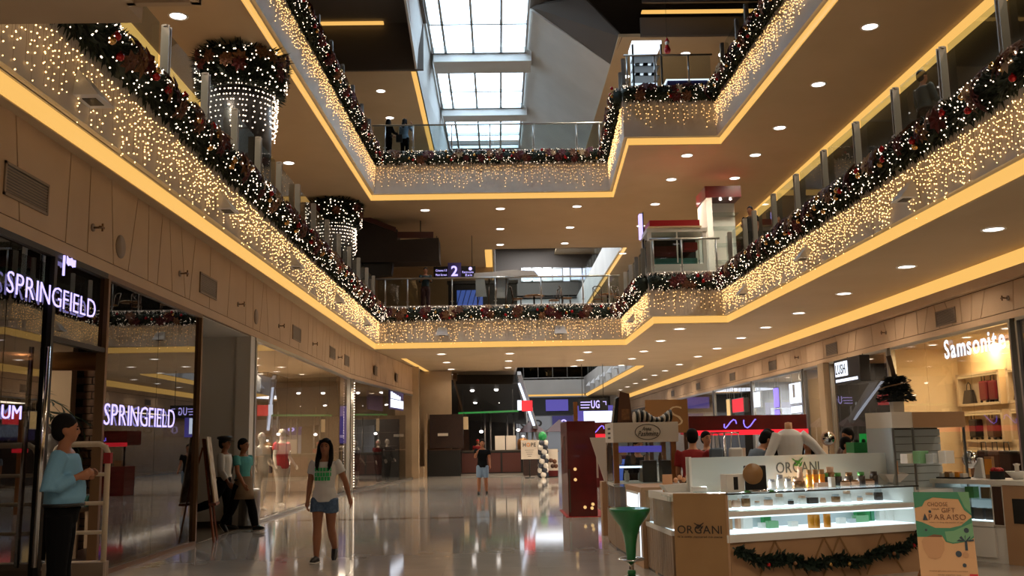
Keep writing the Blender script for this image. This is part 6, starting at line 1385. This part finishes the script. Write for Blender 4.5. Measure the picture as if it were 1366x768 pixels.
    # --- clothes
    if top:
        m, sl = top; c = MB(); torso(c, .009, .455 if not bottom else (.55 if bottom[1] > 1.2 and not fem else .485), .825); arm(c, .009, sl, .004)
        remesh(c, 'shirt', m, vox*1.1, t, 3)
    if bottom:
        m, fr = bottom; c = MB(); torso(c, .0055, .455, .6 if fem else .575); leg(c, .009, fr, .006 if fr > 1.2 else .008)
        remesh(c, 'trousers' if fr > 1.2 else 'shorts', m, vox*1.1, t, 2)
        if fr > 1.2 and not fem:
            bl = MB(); bl.rings([((0,-fat*.25,z), .102+fat*.1, .083+fat*.5, lambda p: X(T(p))) for z in (.556,.572)], 16); bl.build('belt', 'black', t)
    if shoes:
        for h, kn, an, fd, sh in LEG:
            c = MB(); z = V(0,0,1)
            c.tube([X(an-fd*.032-z*.02), X(an-fd*.015-z*.016), X(an+fd*.025-z*.012), X(an+fd*.075-z*.023), X(an+fd*.112-z*.03)], [.018*S,.026*S,.0285*S,.0245*S,.013*S], 12)
            remesh(c, 'shoe', shoes, vox*1.1, t, 2)
            if sole: MB().tube([X(an-fd*.045-z*.035), X(an-z*.037), X(an+fd*.06-z*.042), X(an+fd*.115-z*.038)], [(.022*S,.006*S),(.026*S,.006*S),(.026*S,.006*S),(.014*S,.006*S)], 10).build('sole', sole, t)
    if hair:
        k, m = hair; c = MB(); c.ell((0,.012,.953), (.052,.061,.058), 16, 12, hm); c.ell((0,.026,.925), (.0495,.045,.055), 14, 10, hm)
        if k == 'long':
            for s in (-1,1):
                c.tube([hm((s*.03,-.022,.985)), hm((s*.05,-.012,.94)), hm((s*.052,-.005,.89)), hm((s*.056,-.028,.83)), hm((s*.052,-.062,.775)), hm((s*.047,-.07,.735))], [.018*S,.017*S,.019*S,.021*S,.018*S,.007*S], 10)
            c.tube([hm((0,.03,.95)), hm((0,.045,.88)), hm((0,.055,.8)), hm((0,.06,.74))], [(.05*S,.03*S),(.055*S,.03*S),(.06*S,.025*S),(.04*S,.012*S)], 12)
        elif k == 'tied': c.ell((0,.068,.94), (.024,.024,.026), 10, 8, hm)
        # clear the face: hair stays behind a slanted plane
        remesh(c, 'hair', m, vox, t, 2)
    if face:
        for s in (-1,1):
            MB().ell((s*.019,-.0505,.931), (.0075,.004,.0042), 10, 6, hm).build('eye', 'black', t)
            MB().tube([hm((s*.009,-.0545,.944)), hm((s*.019,-.054,.947)), hm((s*.029,-.047,.944))], .0024*S, 5).build('eyebrow', 'hair', t)
        MB().tube([hm((-.013,-.0475,.8965)), hm((0,-.0525,.897)), hm((.013,-.0475,.8965))], .0035*S, 6).build('mouth', 'lips', t)
    return t, X, T, H, ARM, LEG
def facing(p): return math.atan2(-p[0], p[1])*0
# walking woman
p = at(432, 749, Z=0)
t, X, T, H, ARM, LEG = human('person', 'woman with long dark hair in a white shirt and denim shorts walking towards the viewer', 'person', (p.x, p.y, 0), -.08, 1.70, 'skin',
    legs=((.17,-.02,.04),(-.16,-.02,.52)), arms=((.06,.16,.22,.05),(-.15,.42,.16,-.03)), head=(.05,-.1), top=('shirt_white',.55), bottom=('denim',.42), shoes='black', sole='shoe_sole', hair=('long','hair'), fem=True)
pr = MB(); rr = random.Random(3)
for row, z in enumerate((.735, .695, .66)):
    x = -.066
    while x < .066:
        w = rr.uniform(.012,.028); q = [(x,z),(min(x+w,.07),z),(min(x+w,.07),z+.03),(x,z+.03)]
        yy = lambda xx: -(.086)*math.sqrt(max(.02, 1-(xx/.112)**2))-.0015
        f = [X(T((a, yy(a), c))) for a, c in q]; pr.add(f+[v+V(0,.004,0) for v in f], [(0,1,2,3),(0,1,5,4),(1,2,6,5),(2,3,7,6),(3,0,4,7)]); x += w+.006
pr.build('green_print', 'print_teal_green', t)
# man in the pale blue shirt
p = at(84, 653, Y=9.5)
human('person', 'heavy man in a pale blue long sleeved shirt standing beside the dark shop door', 'person', (p.x, p.y, 0), PI/2+.25, 1.93, 'skin', arms=((-.25,.2,2.25,.5),(-.2,.18,2.2,.5)), head=(.18,.02), top=('shirt_blue',1.9), bottom=('trouser_black',1.95), hair=('short','hair'), fat=.03)
# guard
p = at(297, 707, Z=0)
t, X, T, H, ARM, LEG = human('person', 'guard in a white shirt and dark peaked cap walking past the easel', 'person', (p.x, p.y, 0), PI/2-.1, 1.80, 'skin', legs=((-.5,.0,.75),(.12,.0,.05)), arms=((.1,.12,.5,.1),(-.05,.1,.35,.1)), top=('shirt_white',1.75), bottom=('trouser_black',1.95), hair=('short','hair'))
hm = lambda p: X(H(p))
c = MB(); c.rings([((0,.004,z), rx, ry, hm) for z, rx, ry in ((.954,.056,.066),(.97,.057,.067),(.986,.078,.088),(1.004,.076,.084),(1.014,.035,.04))], 18); c.prism([hm(q) for q in ((-.045,-.045,.962),(-.03,-.095,.952),(.03,-.095,.952),(.045,-.045,.962))], (0,0,.008)); c.build('cap', 'black', t)
MB().prism([hm(q) for q in ((-.012,-.066,.972),(.012,-.066,.972),(.012,-.072,.99),(-.012,-.072,.99))], (0,0,.004)).build('badge', 'bauble_gold', t)
MB().tube([X(T((.02,-.078,.8))), X(T((.06,-.083,.7))), X(T((.095,-.05,.6)))], .006*1.8, 6).build('strap', 'black', t)
# man in the apron
p = at(322, 709, Z=0)
t, X, T, H, ARM, LEG = human('person', 'man in a teal shirt and brown waist apron walking beside the guard', 'person', (p.x, p.y, 0), PI/2-.45, 1.78, 'skin', legs=((-.35,.0,.3),(.38,.0,.12)), arms=((.25,.12,.35,.12),(-.1,.14,.25,.05)), head=(.1,.05), top=('shirt_teal',.6), bottom=('trouser_black',1.95), sole='shoe_sole', hair=('short','hair'))
c = MB(); c.rings([((0,-.012,z), rx, ry, X) for z, rx, ry in ((.36,.108,.125),(.42,.108,.115),(.5,.106,.092),(.56,.1,.086),(.6,.094,.08))], 18); c.build('apron', 'apron', t)
# far man with a camera phone
p = at(644, 659, Z=0)
t, X, T, H, ARM, LEG = human('person', 'man in a black shirt and pale blue shorts standing in the middle of the hall', 'person', (p.x, p.y, 0), .05, 1.70, 'skin', legs=((.05,.05,.02),(-.05,.05,.05)), arms=((.7,.15,1.5,.3),(.2,.14,.4,.05)), top=('shirt_black',.6), bottom=('denim_light',.85), shoes='black', vox=.015)
# third floor pair
for i, (px, c, ar, hd) in enumerate(((518,('shirt_black',1.9),((.5,.1,1.0,.1),(.6,.1,.9,.1)),.8),(540,('shirt_dusty_blue',1.9),((1.3,.2,1.9,.2),(.2,.15,.4,0)),-.5))):
    p = at(px, 204, Y=37.6); human('person', ('woman in black leaning on the third floor rail beside a friend','woman in grey holding up a phone at the third floor rail')[i], 'person', (p.x, 37.6, ZF3), (2.4, 2.9)[i], 1.66, 'skin', arms=ar, head=(hd,0), top=c, bottom=('trouser_black',1.95), hair=('long','hair'), fem=True, vox=.016, face=False)
o = MB().box(-.12,.12,-.06,.06,0,.3).tube([(-.1,0,.28),(0,0,.62),(.1,0,.28)], .012, 5).build('shoulder_bag', 'black'); p = at(533, 185, Y=37.5); o.location = (p.x, 37.35, ZF3+.62); tag(o, 'black shoulder bag hanging at the side of the woman in grey', 'bag')
# second floor bridge man
p = at(567, 400, Y=37.4); human('person', 'man in a dark teal shirt leaning with folded arms on the bridge railing', 'person', (p.x, 37.62, ZF2), .15, 1.70, 'skin', arms=((.6,.12,1.3,.45),(.55,.12,1.35,.45)), lean=.06, top=('shirt_dark_teal',1.2), bottom=('trouser_maroon',1.95), vox=.015)
# gallery people on the right
for px, py, rz, tp, bt, lab in ((1000,277,-.6,('shirt_black',.6),('trouser_black',1.95),'man in a black shirt behind the right gallery railing by the stall'), (1036,287,.9,('shirt_white',.6),('denim',1.95),'person in a white shirt seated low behind the right gallery railing'), (1230,97,1.8,('shirt_dark_teal',1.6),('trouser_black',1.95),'dark silhouetted person with a folded arm behind the near right gallery glass')):
    p = at(px, py, Z=8.38); human('person', lab, 'person', (p.x, p.y, ZF2), rz, 1.72 if px != 1036 else 1.68, 'skin', arms=((.3,.12,1.2,.3),(.1,.14,.4,.1)), top=tp, bottom=bt, vox=.017, face=False)
# people around the kiosks
for px, py, y, S, rz, tp, hr, ln, lab, fem in (
    (922,572,14.6,1.78,2.9,('shirt_red',.7),('short','hair'),.35,'person in a dark red shirt bending behind the kiosk back board', False),
    (994,574,15.6,1.80,1.9,('shirt_dusty_blue',.7),('short','hair'),.55,'person in a grey blue shirt stooping beside the hanging handbags', False),
    (1020,566,17.0,1.74,.6,('shirt_black',.6),('long','hair'),.1,'woman with long dark hair left of the white torso form', True),
    (1080,582,15.4,1.62,-.7,('shirt_black',.6),('long','hair'),.15,'woman with dark hair looking down right of the white torso form', True),
    (1134,572,16.2,1.72,-1.2,('leather_brown',.6),('tied','hair'),.1,'woman with tied dark hair behind the green display box', True),
    (1124,590,15.4,1.58,1.0,('shirt_dusty_blue',.6),('short','hair'),.1,'person in a grey top behind the small round mirror', False),
    (942,578,17.4,1.72,.3,('shirt_black',.6),('short','hair'),.0,'dark haired person half hidden under the red stall canopy', False)):
    p = at(px, py, Y=y); human('person', lab, 'person', (p.x, y, 0), rz, S, 'skin_light', lean=ln, arms=((.5,.12,.8,.2),(.4,.12,.8,.2)), top=tp, bottom=('trouser_black',1.95), hair=hr, fem=fem, vox=.015)
p = at(847, 617, Y=16.9); human('person', 'dark clothed shop assistant behind the white headed kiosk', 'person', (p.x, 16.9, 0), .4, 1.64, 'skin_light', lean=.2, top=('shirt_black',1.6), bottom=('trouser_black',1.95), hair=('tied','hair'), fem=True, vox=.015)
p = at(637, 572, Y=50.3); human('person', 'worker in a red shirt and cap behind the food counter', 'person', (p.x, 50.3, 0), .1, 1.76, 'skin', top=('shirt_red',.6), bottom=('trouser_black',1.9), hair=('short','red_paint'), vox=.02)
p = at(745, 605, Y=30); human('person', 'dark clothed visitor far behind the dark red tower', 'person', (2.9, 26.0, 0), .3, 1.7, 'skin', top=('shirt_dusty_blue',.6), bottom=('trouser_black',1.9), vox=.02)
# mannequins
def mann(loc, rz, S, lab, skin, top, bottom, shoes=None, legs=((.1,.03,.05),(-.08,.03,.1))):
    return human('mannequin', lab, 'mannequin', loc, rz, S, skin, legs=legs, arms=((.15,.25,.3,.0),(-.2,.3,.9,.0)), top=top, bottom=bottom, shoes=shoes, hair=None, face=False, fem=True, vox=.015)
t = mann((-5.5, 25.1, .085), .9, 1.95, 'pale mannequin in a red top and white trousers in the clothes window', 'mannequin', ('dress_red',.5), ('trouser_white',1.95), 'trouser_white', legs=((.18,.05,.05),(-.2,.05,.3)))[0]
mann((-5.75, 24.0, .085), .9, 1.85, 'pale mannequin in a cream dress beside the red topped one', 'mannequin', ('trouser_white',1.6), None)
mann((-5.35, 37.0, .004), .9, 1.74, 'grey mannequin in a dark skirt in the angled clothes window', 'mannequin_grey', ('brown_dark',.4), ('brown_dark',.6))
mann((-4.95, 40.6, .004), .9, 1.80, 'mannequin in a black suit in the angled clothes window, nearer one', 'mannequin_grey', ('trouser_black',1.9), ('trouser_black',1.95), 'black')
mann((-4.75, 42.0, .004), .9, 1.82, 'mannequin in a black coat in the angled clothes window, farther one', 'mannequin_grey', ('cloth_dark',1.9), ('trouser_black',1.95), 'black')
mann((-6.0, 13.3, .1), 1.2, 1.72, 'mannequin in a white checked shirt behind the dark shop glass', 'mannequin_grey', ('shirt_white',1.8), ('trouser_black',1.95), 'black')
